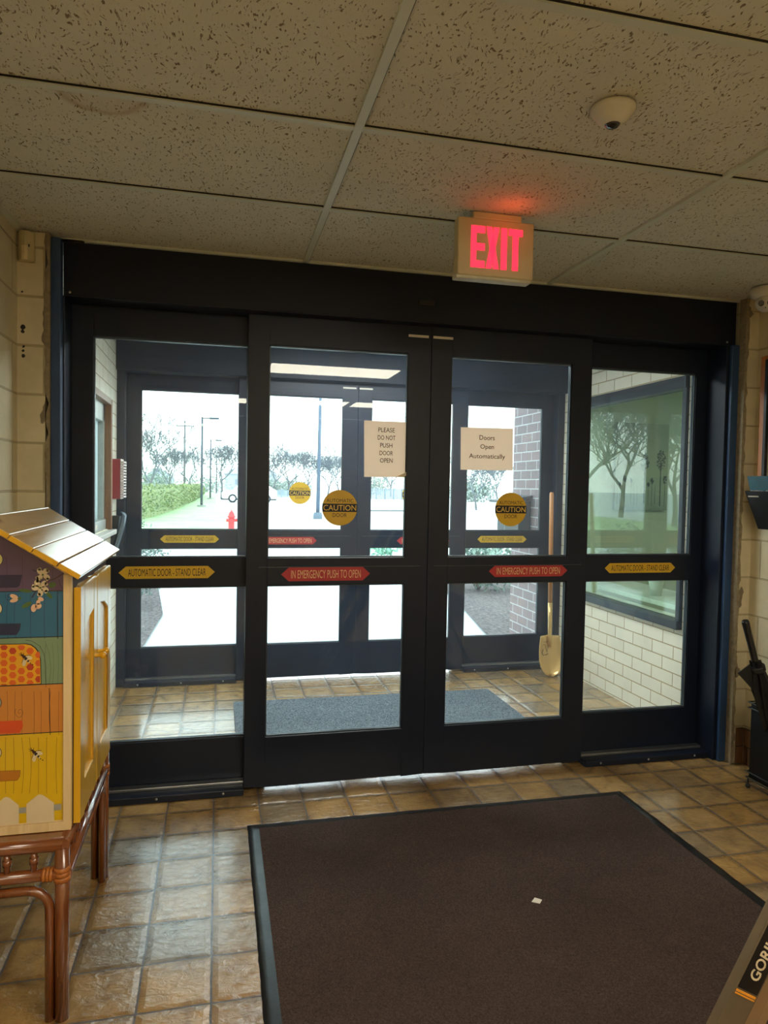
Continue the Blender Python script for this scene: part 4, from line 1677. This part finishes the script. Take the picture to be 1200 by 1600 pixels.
b.build('teal_folder', mat('teal_card', srgb(44, 88, 100), .5), cat='folder', label='teal folder standing in the black wall holder')
b = MB()
random.seed(4)
for k in range(9):
    y = 3.06 - .017 * k - (.02 if k > 4 else 0)
    b.ball((XR - .139, y, 1.480 + random.uniform(-.002, .002)), .008, 8, sc=(.8, 1.3, .5))
b.build('crumpled_tissue', M_WHITE, cat='tissue', label='crumpled white tissue along the rim of the black wall holder')

# umbrella stand
t = thing('umbrella_stand', (2.685, 2.82, 0), 'square black metal umbrella stand with wire rims by the right wall', 'umbrella stand')
SX0, SX1, SY0, SY1 = 2.585, 2.785, 2.72, 2.92
b = MB()
for q in ((SX0, SX0 + .003, SY0, SY1), (SX1 - .003, SX1, SY0, SY1), (SX0, SX1, SY0, SY0 + .003), (SX0, SX1, SY1 - .003, SY1)):
    b.box(q[0], q[1], q[2], q[3], .058, .430)
b.box(SX0, SX1, SY0, SY1, .056, .060)
b.build('stand_body', mat('black_sheet_metal', srgb(14, 14, 15), .4, .3), t)
for z in (.055, .085, .405, .432):
    b = MB()
    e = .010
    b.tube([(SX0 - e, SY0 - e, z), (SX1 + e, SY0 - e, z), (SX1 + e, SY1 + e, z), (SX0 - e, SY1 + e, z), (SX0 - e, SY0 - e, z)], .0035, 8)
    b.build('wire_rim', M_BLKPL, t)
for x, y in ((SX0 - .004, SY0), (SX1, SY0), (SX0 - .004, SY1), (SX1, SY1)):
    b = MB()
    b.tube([(x, y, .057), (x, y, .022)], .004, 8)
    b.ball((x, y, .0135), .0125, 12)
    b.build('ball_foot', M_BLKPL, t)
b = MB()
b.ball((SX0 - .006, SY0 + .04, .396), .004, 8)
b.build('rivet', M_ALU, t)
M_UMB = mat('black_umbrella_cloth', srgb(20, 20, 22), .6, 0, .3, 20)


def umbrella(top, foot, label, spread, seed, hr=.0165, seglen=.22):
    top, foot = Vector(top), Vector(foot)
    t_ = thing('umbrella', tuple(foot), label, 'umbrella')
    ax = (foot - top).normalized()
    L_ = (foot - top).length
    mb = MB()
    hp = [top, top + ax * .01, top + ax * .06, top + ax * (seglen - .02), top + ax * seglen]
    mb.tube(hp, [hr * .85, hr * 1.08, hr, hr * .95, hr * .8], 14)
    mb.build('handle', M_BLKPL, t_)
    mb = MB()
    mb.tube([top + ax * (seglen - .01), foot], .004, 8)
    mb.build('shaft', M_ALU, t_)
    mb = MB()
    random.seed(seed)
    # folded canopy with deep pleats
    NS, NP = 12, 16
    a_ = Vector((0, 0, 1)) if abs(ax.z) < .9 else Vector((1, 0, 0))
    u = ax.cross(a_).normalized()
    v = ax.cross(u)
    vs = []
    for j in range(NS + 1):
        f = j / NS
        cpt = top + ax * (seglen - .012 + (L_ - seglen - .02) * f)
        R0 = spread * (.75 + .5 * math.sin(min(1, f * 2.2) * math.pi * .5)) * (1 - f * .75)
        if f < .12:
            R0 *= .75
        for k in range(NP):
            th_ = 2 * math.pi * k / NP
            rr = R0 * (1 + .35 * (1 if k % 2 else -1) + random.uniform(-.12, .12))
            tw = th_ + f * 1.3
            vs.append(cpt + (u * math.cos(tw) + v * math.sin(tw)) * rr)
    fs_ = []
    for j in range(NS):
        for k in range(NP):
            k2 = (k + 1) % NP
            fs_.append((j * NP + k, j * NP + k2, (j + 1) * NP + k2, (j + 1) * NP + k))
    mb.raw(vs, fs_, 0, False)
    o_ = mb.build('folded_canopy', M_UMB, t_)
    mb = MB()
    for f in (.08, .10, .12):
        mb.tube([top + ax * (seglen + f * .32 - .012), top + ax * (seglen + f * .32)], spread * 1.06, 16)
    mb.build('strap', mat('dark_strap', srgb(34, 34, 36), .5), t_)
    return t_, top, ax, u, v


um = umbrella((2.425, 2.80, .868), (2.70, 2.82, .075), 'black folded umbrella with straight handle leaning left out of the stand', .036, 31)
# loose canopy flap of that umbrella
t_, top, ax, u, v = um
b = MB()
p = at(1153, 1052, 1, 2.80)
q1 = at(1172, 1038, 1, 2.80)
q2 = at(1187, 1072, 1, 2.81)
q3 = at(1184, 1086, 1, 2.81)
b.slab([p, q1, q2, q3], (0, .006, 0))
b.build('loose_flap', M_UMB, t_, bevel=.002)
umbrella((2.735, 2.78, .78), (2.74, 2.86, .075), 'second black folded umbrella standing upright in the stand by the wall', .045, 35, .014, .10)

# stepladder corner at the lower right
M_LALU = mat('dull_ladder_metal', srgb(112, 98, 78), .45, .3, .08, 8)
M_LFIB = mat('orange_fibreglass', srgb(132, 104, 72), .45, 0, .08, 10)
t = thing('stepladder', (1.15, .95, 0), 'stepladder with black lettered label on its side rail at the lower right', 'ladder')
A0, A1 = at(1108, 1624, 1, 1.2), at(1222, 1392, 1, 1.2)   # outer edge of the labelled rail
dirr = (A1 - A0).normalized()
foot = A0 - dirr * (A0.z / dirr.z)
apex = foot + dirr * 1.35
wv_ = Vector((0, 1, 0)).cross(dirr).normalized()
if wv_.x < 0:
    wv_ = -wv_
RW = .064
for yy in (1.2, .74):
    b = MB()
    f0 = Vector((foot.x, yy, 0.0))
    cut = wv_ * RW
    p_low = f0 + cut - dirr * ((f0 + cut).z / dirr.z)
    a1 = Vector((apex.x, yy, apex.z))
    b.slab([f0, a1, a1 + cut, p_low], (0, .003, 0))
    b.slab([f0, a1, a1 + wv_ * .004, f0 + wv_ * .004 - dirr * ((wv_ * .004).z / dirr.z)], (0, .022, 0))
    rl = b.build('side_rail', M_LALU, t, bevel=.001)
    b = MB()
    b.slab([p_low, a1 + cut, a1 + cut + wv_ * .022, p_low + wv_ * .022 - dirr * ((wv_ * .022).z / dirr.z)], (0, -.022, 0))
    b.build('rail_flange', M_LFIB, rl, label='orange-tan flange')
    if yy == 1.2:
        Ll0 = (at(1152, 1541, 1, 1.2) - A0).dot(dirr)
        base = A0
        l0 = base + dirr * Ll0 + wv_ * .006
        l1 = l0 + dirr * .42
        ww = wv_ * .054
        b = MB()
        y_ = -.0012
        b.slab([l0, l1, l1 + ww, l0 + ww], (0, y_, 0))
        lb = b.build('ladder_label', M_BLKPL, rl, label='long black label')
        b = MB()
        for o1, o2 in ((-.004, -.0085), (-.011, -.014)):
            s0 = l0 - dirr * -o1
            s1_ = l0 - dirr * -o2
            b.slab([l0 + dirr * o1, l0 + ww + dirr * o1, l0 + ww + dirr * o2, l0 + dirr * o2], (0, y_, 0))
        b.build('orange_stripes', mat('label_orange', srgb(226, 150, 40), .5), lb)
        b = MB()
        put_text(b, 'GORILLA', l0 + dirr * .088 + ww * .50 + Vector((0, -.0012, 0)), .125, .028, U=dirr, V=-wv_, N=(0, -1, 0), off=.0005, shear=.12, bold=.022)
        b.build('lettering', mat('label_cream', srgb(206, 190, 156), .5), lb)
        b = MB()
        q_ = l0 + dirr * .205 + ww * .5
        b.slab([q_ - wv_ * .016, q_ + dirr * .02, q_ + wv_ * .016, q_ + dirr * .008], (0, -.0016, 0))
        b.build('label_mark', mat('label_orange', srgb(226, 150, 40), .5), lb)
for k in range(3):
    z = .30 + .32 * k
    c = foot + dirr * (z / dirr.z) + wv_ * .045
    b = MB()
    b.box(c.x - .01, c.x + .075, .744, 1.196, z - .004, z + .004)
    b.build('step', M_LALU, t, bevel=.001)
for yy in (1.19, .75):
    b = MB()
    a1 = Vector((apex.x + .03, yy, apex.z))
    b.tube([a1, Vector((apex.x + .62, yy, .001))], .014, 8)
    b.build('rear_leg', M_LALU, t)
b = MB()
b.box(apex.x - .03, apex.x + .12, .72, 1.22, apex.z - .004, apex.z + .03)
b.build('top_cap', M_LFIB, t, bevel=.004)

# ---------------------------------------------------------------- outdoors
GZ = -.05
M_CONC = mat('pale_concrete', srgb(214, 212, 206), .9, 0, .06, 3)
b = MB()
b.box(-300, 400, 5.46, 700, GZ - .2, GZ)
b.build('ground_lot', mat('overexposed_paving', srgb(205, 206, 206), .9, 0, .04, .4), kind='structure')  # asphalt lot coloured near white to imitate its blown-out brightness
b = MB()
b.face([(-14, 23.4, GZ + .01), (.6, 23.4, GZ + .01), (-.1, 46, GZ + .01), (-.5, 130, GZ + .01), (-30, 130, GZ + .01)])
b.build('ground_lawn', mat('spring_lawn', srgb(160, 190, 134), .9, 0, .2, .8), kind='structure')
b = MB()
b.box(-.2, 1.4, 42, 50, GZ + .011, GZ + .02)
b.build('ground_apron', M_CONC, kind='structure')
M_MULCH = mat('shredded_bark_mulch', srgb(104, 92, 90), .95, 0, .85, 26, bump=1, bd=.03)
b = MB()
b.face([(-6, 5.6, GZ + .02), (-.78, 5.6, GZ + .02), (-.66, 6.6, GZ + .02), (-.60, 8.3, GZ + .02), (-1.0, 12.2, GZ + .02), (-6, 14, GZ + .02)])
b.build('ground_mulch_left', M_MULCH, kind='structure')
b = MB()
b.face([(2.70, 5.6, GZ + .02), (8, 5.6, GZ + .02), (8, 12.6, GZ + .02), (3.6, 12.6, GZ + .02), (3.1, 8.8, GZ + .02), (2.70, 6.7, GZ + .02)])
b.build('ground_mulch_right', M_MULCH, kind='structure')
# building mass either side of the entrance
b = MB()
b.box(-6, VL - .2, 5.35, 5.6, -.1, CZ + .1)
b.build('wall_outside_left', M_RBRICKX, kind='structure')
b = MB()
b.box(2.94, 7.0, 6.4, 6.6, -.1, CZ + .1)
b.build('wall_outside_right', M_RBRICKX, kind='structure')
b = MB()
b.box(2.72, 2.94, 5.46, 6.19, -.1, CZ + .4)
b.build('wall_pier', M_RBRICK, kind='structure', bevel=.004)

t = thing('mailbox', (2.62, 5.95, 1.0), 'dark wall box with overhanging lid on the red brick pier outside', 'mailbox')
b = MB()
b.box(2.50, 2.719, 5.78, 6.02, 1.03, 1.36)
b.build('box_body', mat('charcoal_plastic', srgb(46, 50, 56), .5), t, bevel=.006)
b = MB()
b.slab([(2.44, 5.74, 1.365), (2.719, 5.74, 1.415), (2.719, 5.74, 1.39), (2.44, 5.74, 1.345)], (0, .34, 0))
b.build('lid', mat('charcoal_lid', srgb(60, 66, 72), .5), t, bevel=.004)
b = MB()
b.box(2.47, 2.60, 5.775, 5.779, 1.10, 1.24)
b.build('front_paper', mat('pale_card', srgb(190, 194, 196), .7), t)


def leaves(mb, c, R, n, size, m=0, squash=(1, 1, 1), shell=.5):
    c = Vector(c)
    for _ in range(n):
        d = Vector((random.gauss(0, 1), random.gauss(0, 1), random.gauss(0, 1))).normalized()
        r = R * (shell + (1 - shell) * random.random() ** .5)
        p = c + Vector((d.x * squash[0], d.y * squash[1], d.z * squash[2])) * r
        a = Vector((random.gauss(0, 1), random.gauss(0, 1), random.gauss(0, 1))).normalized()
        n2 = a.cross(d + a * .2).normalized() if a.cross(d).length > .01 else Vector((1, 0, 0))
        s_ = size * random.uniform(.6, 1.3)
        mb.face([p - a * s_, p + n2 * s_ * .45, p + a * s_, p - n2 * s_ * .45], m)


M_HEDGE = m_leaf('hedge_leaf', srgb(84, 104, 60), srgb(138, 150, 86), srgb(164, 166, 112))
random.seed(41)
b = MB()
# hedge: back-to-back shrubs merged in one clipped row
hp = [(-2.86, 28.0), (-2.32, 33.6), (-1.95, 43), (-1.7, 59), (-1.55, 92)]
for i in range(len(hp) - 1):
    (x0, y0), (x1, y1) = hp[i], hp[i + 1]
    n_ = int(max(5, (y1 - y0) / 1.1))
    for k in range(n_):
        f = k / n_
        x, y = x0 + (x1 - x0) * f, y0 + (y1 - y0) * f
        leaves(b, (x - .75, y, .62), .80, int(380 if y < 40 else 230), .075 if y < 45 else .11, 0, (1, 1.0, 1.02), .62)
    # solid inner core
    b.slab([(x0 - 1.25, y0, GZ), (x0 - .30, y0, GZ), (x0 - .38, y0, 1.15), (x0 - 1.15, y0, 1.15)], (x1 - x0, y1 - y0, 0))
for k in range(3):
    leaves(b, (-3.6 - 1.3 * k, 27.9 - .1 * k, .62), .82, 300, .08, 0, (1, 1, 1.02), .62)
b.build('hedge', M_HEDGE, cat='hedge', label='long clipped green hedge running away beside the lawn outside')


def shrub(c, R, n, size, m, label, sq=(1, 1, 1), group=None, stems=True):
    t_ = thing('shrub', (c[0], c[1], GZ), label, 'shrub', group)
    mb = MB()
    for k in range(5):
        o_ = Vector((random.uniform(-.4, .4) * R, random.uniform(-.4, .4) * R, random.uniform(-.3, .3) * R))
        leaves(mb, Vector(c) + o_, R * .75, n // 5, size, 0, sq, .35)
    mb.build('foliage', m, t_)
    mb = MB()
    for k in range(9):
        a = random.uniform(0, 6.28)
        mb.tube([(c[0], c[1], GZ), (c[0] + math.cos(a) * R * .5, c[1] + math.sin(a) * R * .5, c[2])], [.012, .005], 5)
    mb.build('stems', mat('shrub_bark', srgb(104, 84, 72), .9), t_)
    return t_


M_BLUEY = m_leaf('blue_green_needles', srgb(70, 84, 78), srgb(118, 136, 124), srgb(132, 130, 116))
M_YEW = m_leaf('yew_leaf', srgb(92, 116, 104), srgb(146, 170, 152))
random.seed(50)
shrub((-1.12, 9.0, .42), .62, 2600, .030, M_BLUEY, 'dense blue-green shrub in the bark bed outside the left far glass', (1, 1.2, .95))
shrub((-1.35, 10.6, .45), .62, 2000, .030, M_BLUEY, 'blue-green shrub farther along the left bed behind the nearest one', (1, 1.2, .95))
shrub((3.75, 9.7, .38), .55, 1500, .045, M_YEW, 'pale evergreen shrub in the right bed left of the brick pier', (1.1, 1, .8))
shrub((4.75, 9.9, .38), .60, 1200, .045, M_YEW, 'pale evergreen shrub in the right bed hidden partly by the brick pier', (1.1, 1, .8))
shrub((3.42, 14.3, .12), .32, 260, .06, m_leaf('spring_leaf', srgb(96, 160, 130), srgb(140, 190, 160)), 'small light green shrub beyond the path seen through the far leaf', (1, 1, .6))


def tree_mesh(height, trunk, seed, depth=5, spread=.55, tmin=.020, up=.35):
    random.seed(seed)
    tr, br = MB(), MB()

    def grow(p, d, l, r, lev):
        n_ = 3
        pts, rs = [p], [r]
        q = p
        dd = d
        for k in range(n_):
            dd = (dd + Vector((random.gauss(0, .13), random.gauss(0, .13), random.gauss(0, .08)))).normalized()
            q = q + dd * (l / n_)
            pts.append(q)
            rs.append(r * (1 - .4 * (k + 1) / n_))
        (tr if lev == 0 else br).tube(pts, rs, 7 if lev < 2 else (4 if lev < 4 else 3), caps=False)
        if lev >= depth:
            return
        nb = 3 if lev < 1 else random.choice((2, 3, 3))
        a0 = random.uniform(0, 6.28)
        for k in range(nb):
            a = a0 + 6.28 * k / nb + random.uniform(-.5, .5)
            side = Vector((math.cos(a), math.sin(a), random.uniform(0, .4)))
            nd = (dd * (1 - spread) + side * spread + Vector((0, 0, up * .7))).normalized()
            st_ = pts[-1] if k < 2 else pts[-2]
            grow(st_, nd, l * random.uniform(.66, .88), max(r * .62, tmin), lev + 1)
        if lev >= 1:
            for k in range(2):
                a = random.uniform(0, 6.28)
                st_ = pts[random.randint(1, n_)]
                nd = (dd * .4 + Vector((math.cos(a), math.sin(a), .3)) * .6).normalized()
                grow(st_, nd, l * .45, max(r * .4, tmin), max(lev + 2, depth - 1))
    grow(Vector((0, 0, 0)), Vector((0, 0, 1)), height * .25, trunk, 0)
    return tr, br


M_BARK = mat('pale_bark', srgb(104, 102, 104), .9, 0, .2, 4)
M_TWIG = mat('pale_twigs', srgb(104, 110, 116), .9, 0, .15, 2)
protos = []
for i, (h_, tr_, sd, sp_, dp) in enumerate(((8.0, .13, 61, .52, 6), (7.2, .11, 62, .60, 6), (8.6, .15, 63, .50, 6))):
    r_ = thing('bare_tree', (0, 0, 0), None, 'tree', 'bare winter trees beyond the lot')
    a_, c_ = tree_mesh(h_, tr_, sd, dp, sp_)
    a_.build('trunk', M_BARK, r_)
    c_.build('branches', M_TWIG, r_)
    protos.append(r_)
spots = [
    (0, 232, 62, 1.05, 'bare tree over the hedge at the far left of the view'),
    (1, 268, 75, .95, 'bare tree right of the small house behind the hedge'),
    (2, 298, 105, 1.0, 'bare tree behind the hedge left of the nearest lamp post'),
    (1, 346, 72, 1.05, 'bare tree with forked crown right of the lamp posts over the white car'),
    (0, 425, 95, 1.0, 'bare tree by the far fence, left edge of the second far pane'),
    (2, 450, 98, .95, 'broad bare tree behind the far fence above the small caution sticker'),
    (1, 478, 92, 1.15, 'bare tree just left of the tall near lamp post'),
    (0, 512, 90, .95, 'bare tree just right of the tall near lamp post'),
    (1, 530, 100, 1.1, 'bare tree behind the portrait paper notice'),
    (2, 610, 105, 1.0, 'bare tree seen beneath the portrait paper notice'),
    (0, 745, 46, .62, 'small bare tree seen left of the brick pier'),
    (1, 778, 60, .8, 'small bare tree half hidden by the brick pier')]
used = [False] * 3
for pi, px_, yy, sc_, lab in spots:
    q = at(px_, 765, 1, yy)
    if not used[pi]:
        o = protos[pi]
        used[pi] = True
    else:
        o = copy_tree(protos[pi])
    o.location = (q.x, yy, GZ)
    o.rotation_euler.z = random.uniform(0, 6.28)
    o.scale = (sc_,) * 3
    o['label'] = lab
# trees mirrored in the vestibule window stand off to the left
for k, (x, y, pi, sc_) in enumerate(((-11, 30, 2, 1.1), (-17, 36, 0, 1.2), (-14, 27, 1, 1.1), (-24, 38, 2, 1.2), (-9, 38, 1, 1.3))):
    o = copy_tree(protos[pi])
    o.location = (x, y, GZ)
    o.rotation_euler.z = k * 1.7
    o.scale = (sc_,) * 3
    o['label'] = ['bare tree mirrored nearest the frame in the vestibule window', 'second bare tree mirrored in the vestibule window', 'third bare tree mirrored in the vestibule window', 'tall bare tree mirrored behind the others in the vestibule window', 'bare tree farthest off in the vestibule window reflection'][k]

# dense scrub on the skyline
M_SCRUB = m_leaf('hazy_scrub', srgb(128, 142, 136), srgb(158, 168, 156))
random.seed(77)
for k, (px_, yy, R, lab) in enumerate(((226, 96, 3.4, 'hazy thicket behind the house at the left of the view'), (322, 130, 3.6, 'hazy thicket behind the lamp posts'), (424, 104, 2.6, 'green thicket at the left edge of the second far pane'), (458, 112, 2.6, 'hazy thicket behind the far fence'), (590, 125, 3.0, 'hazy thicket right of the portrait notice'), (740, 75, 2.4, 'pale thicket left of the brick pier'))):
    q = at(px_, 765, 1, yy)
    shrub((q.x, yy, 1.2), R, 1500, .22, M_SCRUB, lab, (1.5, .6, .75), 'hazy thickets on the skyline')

# lamp posts
M_POST = mat('grey_galvanised_post', srgb(62, 72, 82), .5, .3)
first = None
for px_, yy, h_, lab in ((315, 46.8, 5.7, 'grey lamp post with short arm on the lawn, the nearest of the row'),
                         (328.5, 70.2, 5.5, 'grey lamp post second in the row beyond the lawn'),
                         (338, 110, 5.5, 'grey lamp post farthest in the row beyond the lawn')):
    q = at(px_, 775, 1, yy)
    if first is None:
        t = thing('lamp_post', (q.x, yy, GZ), lab, 'lamp post', 'lamp posts along the lawn')
        b = MB()
        b.tube([(q.x, yy, GZ + .1), (q.x, yy, 5.75)], [.085, .06], 10)
        b.build('pole', M_POST, t)
        b = MB()
        b.lathe([(.0, 0), (.28, 0), (.28, .12), (0, .12)], (q.x, yy, GZ), seg=16, smooth=False)
        b.build('base', mat('post_footing', srgb(150, 150, 146), .9), t)
        b = MB()
        b.tube([(q.x, yy, 5.66), (q.x + .55, yy, 5.68)], .035, 8)
        b.build('arm', M_POST, t)
        b = MB()
        b.box(q.x + .45, q.x + 1.05, yy - .15, yy + .15, 5.62, 5.74)
        b.build('lamp_head', M_POST, t, bevel=.02)
        first = t
    else:
        o = copy_tree(first)
        o.location = (q.x, yy, GZ)
        o['label'] = lab
q = at(496.5, 805, 1, 31.6)
t = thing('lamp_post', (q.x, 31.6, GZ), 'tall blue-grey lamp post on round footing in the lot, nearest the doors', 'lamp post')
b = MB()
b.tube([(q.x, 31.6, GZ + .3), (q.x + .06, 31.6, 8.0)], [.088, .062], 12)
b.build('pole', mat('blue_grey_post', srgb(88, 102, 122), .5, .2), t)
b = MB()
b.lathe([(0, 0), (.21, 0), (.21, .15), (.17, .30), (0, .30)], (q.x, 31.6, GZ), seg=16, smooth=False)
b.build('base', mat('blue_grey_footing', srgb(96, 110, 124), .7), t)
b = MB()
b.box(q.x - .6, q.x + .75, 31.4, 31.8, 7.95, 8.12)
b.build('lamp_head', M_POST, t, bevel=.03)
q = at(288, 765, 1, 88)
t = thing('utility_pole', (q.x, 88, GZ), 'thin wooden utility pole behind the hedge', 'utility pole')
b = MB()
b.tube([(q.x, 88, GZ), (q.x, 88, 9.0)], [.14, .10], 8)
b.build('pole', M_BARK, t)
b = MB()
b.box(q.x - 1.1, q.x + 1.1, 87.95, 88.05, 8.3, 8.42)
b.build('crossarm', M_BARK, t)
b = MB()
for zz in (3.9, 5.2):
    b.tube([(q.x - 40, 92, zz + .9), (q.x - 10, 90, zz), (q.x + 22, 90, zz), (q.x + 60, 92, zz + .9)], .025, 4)
b.build('overhead_wire', M_POST, cat='wire', label='pair of overhead wires crossing behind the lamp posts')

# fire hydrant
q = at(361.5, 829, 2, GZ)
t = thing('fire_hydrant', (q.x, q.y, GZ), 'red fire hydrant on the lawn edge outside', 'fire hydrant')
M_HYD = mat('hydrant_red', srgb(214, 50, 52), .5, 0, .05)
b = MB()
b.lathe([(0, 0), (.15, 0), (.15, .04), (.10, .05), (.095, .42), (.13, .43), (.13, .47), (.105, .48), (.09, .56), (.05, .62), (.02, .64), (.02, .68), (0, .68)], (q.x, q.y, GZ), seg=20)
b.build('barrel', M_HYD, t)
b = MB()
b.tube([(q.x - .17, q.y, GZ + .34), (q.x + .19, q.y, GZ + .34)], .055, 12)
b.tube([(q.x, q.y, GZ + .32), (q.x, q.y - .18, GZ + .32)], .075, 12)
b.build('outlets', M_HYD, t)
b = MB()
b.lathe([(.066, 0), (.066, .03), (0, .03)], (q.x + .19, q.y, GZ + .34), (1, 0, 0), 12, smooth=False)
b.build('outlet_cap', M_HYD, t)

# white car
q = at(363, 785, 2, GZ)
cx_, cy_ = q.x, 58.5
t = thing('car', (cx_ + 1.4, cy_, GZ), 'white car parked across the far side of the lot', 'car')
M_CAR = mat('white_car_paint', srgb(236, 238, 240), .25, 0, .01)
b = MB()
body = [(-.85, .35), (-.88, .75), (-.7, .95), (.1, 1.05), (.55, 1.55), (1.3, 1.68), (2.6, 1.66), (3.35, 1.15), (3.6, 1.0), (3.62, .4), (3.5, .33), (-.7, .30)]
b.slab([(cx_ + x, cy_, GZ + z) for x, z in body], (0, 1.8, 0))
b.build('car_body', M_CAR, t, bevel=.06)
b = MB()
b.slab([(cx_ + x, cy_ - .01, GZ + z) for x, z in ((.35, 1.10), (.70, 1.48), (1.35, 1.56), (1.35, 1.10))], (0, .02, 0))
b.slab([(cx_ + x, cy_ - .01, GZ + z) for x, z in ((1.45, 1.10), (1.45, 1.56), (2.5, 1.55), (3.05, 1.12))], (0, .02, 0))
b.build('side_windows', mat('car_glass', srgb(98, 106, 112), .1), t)
for wx in (0, 2.75):
    b = MB()
    b.lathe([(.22, -.02), (.34, -.02), (.355, .05), (.34, .2), (0, .2)], (cx_ + wx, cy_ - .02, GZ + .345), (0, 1, 0), 24)
    wl = b.build('tyre', mat('tyre_rubber', srgb(34, 36, 40), .8), t)
    b = MB()
    b.lathe([(0, -.03), (.10, -.03), (.22, -.01), (.22, .03)], (cx_ + wx, cy_ - .02, GZ + .345), (0, 1, 0), 20)
    b.build('hubcap', M_CAR, wl)
b = MB()
b.box(cx_ - .92, cx_ + 3.55, cy_ + .02, cy_ + .1, GZ + .22, GZ + .36)
b.build('sill_trim', mat('car_trim_dark', srgb(44, 48, 52), .6), t)

# house behind the hedge, pale building right
t = thing('house', (-14, 200, GZ), 'small pale house with gabled roof behind the hedge', 'house')
hl, hr_ = at(224, 765, 1, 190), at(268, 765, 1, 190)
b = MB()
b.box(hl.x, hr_.x, 190, 202, GZ, 3.0)
b.build('walls', mat('pale_siding', srgb(150, 156, 160), .8), t)
b = MB()
xm = (hl.x + hr_.x) / 2
b.slab([(hl.x - .5, 189.5, 2.8), (xm, 189.5, 5.3), (hr_.x + .5, 189.5, 2.8)], (0, 13, 0))
b.build('roof', mat('pale_shingles', srgb(164, 170, 178), .8), t)
b = MB()
b.box(xm - .5, xm + .5, 189.8, 189.95, 1.2, 2.4)
b.build('window', mat('house_glass', srgb(130, 140, 150), .3), t)
t = thing('building', (10, 150, GZ), 'long low white building beyond the parked car', 'building')
bl_, br_ = at(352, 765, 1, 150), at(432, 765, 1, 150)
b = MB()
b.box(bl_.x, br_.x, 150, 162, GZ, 3.6)
b.build('walls', mat('white_wall_paint', srgb(168, 174, 180), .8), t)
b = MB()
b.slab([(bl_.x - .5, 149.5, 3.6), (bl_.x + 3, 149.5, 5.4), (br_.x - 3, 149.5, 5.4), (br_.x + .5, 149.5, 3.6)], (0, 13, 0))
b.build('roof', mat('white_roof', srgb(184, 190, 196), .8), t)
b = MB()
b.box(bl_.x + 2, bl_.x + 3, 149.9, 149.98, 1.4, 2.5)
b.build('window', mat('house_glass', srgb(130, 140, 150), .3), t)


def fence(x0, x1, y, h_, n_, m_, label):
    t_ = thing('fence', ((x0 + x1) / 2, y, GZ), label, 'fence')
    mb = MB()
    for k in range(n_ * 6):
        x = x0 + (x1 - x0) * k / (n_ * 6)
        w_ = (x1 - x0) / (n_ * 6) * .72
        mb.box(x, x + w_, y, y + .03, GZ + .05, GZ + h_)
    mb.build('panel', m_, t_)
    for k in range(n_ + 1):
        x = x0 + (x1 - x0) * k / n_
        mb = MB()
        mb.box(x - .06, x + .06, y - .06, y + .0, GZ, GZ + h_ + .1)
        mb.build('post', m_, t_)


a_, c_ = at(412, 765, 1, 84), at(482, 765, 1, 84)
fence(a_.x, c_.x, 84, .9, 5, mat('pale_blue_fence', srgb(140, 154, 166), .7), 'pale blue-grey fence at the far side of the lot')
a_, c_ = at(575, 765, 1, 80), at(642, 765, 1, 80)
fence(a_.x, c_.x, 80, 1.3, 5, mat('pale_wire_fence', srgb(140, 148, 156), .7), 'open pale fence below the portrait notice')
b = MB()
a_, c_ = at(576, 799, 2, GZ), at(640, 801, 2, GZ)
b.box(a_.x, c_.x, a_.y, a_.y + .15, GZ, GZ + .1)
b.build('parking_curb', mat('curb_concrete', srgb(120, 122, 124), .9), cat='curb', label='thin grey parking curb line across the lot')
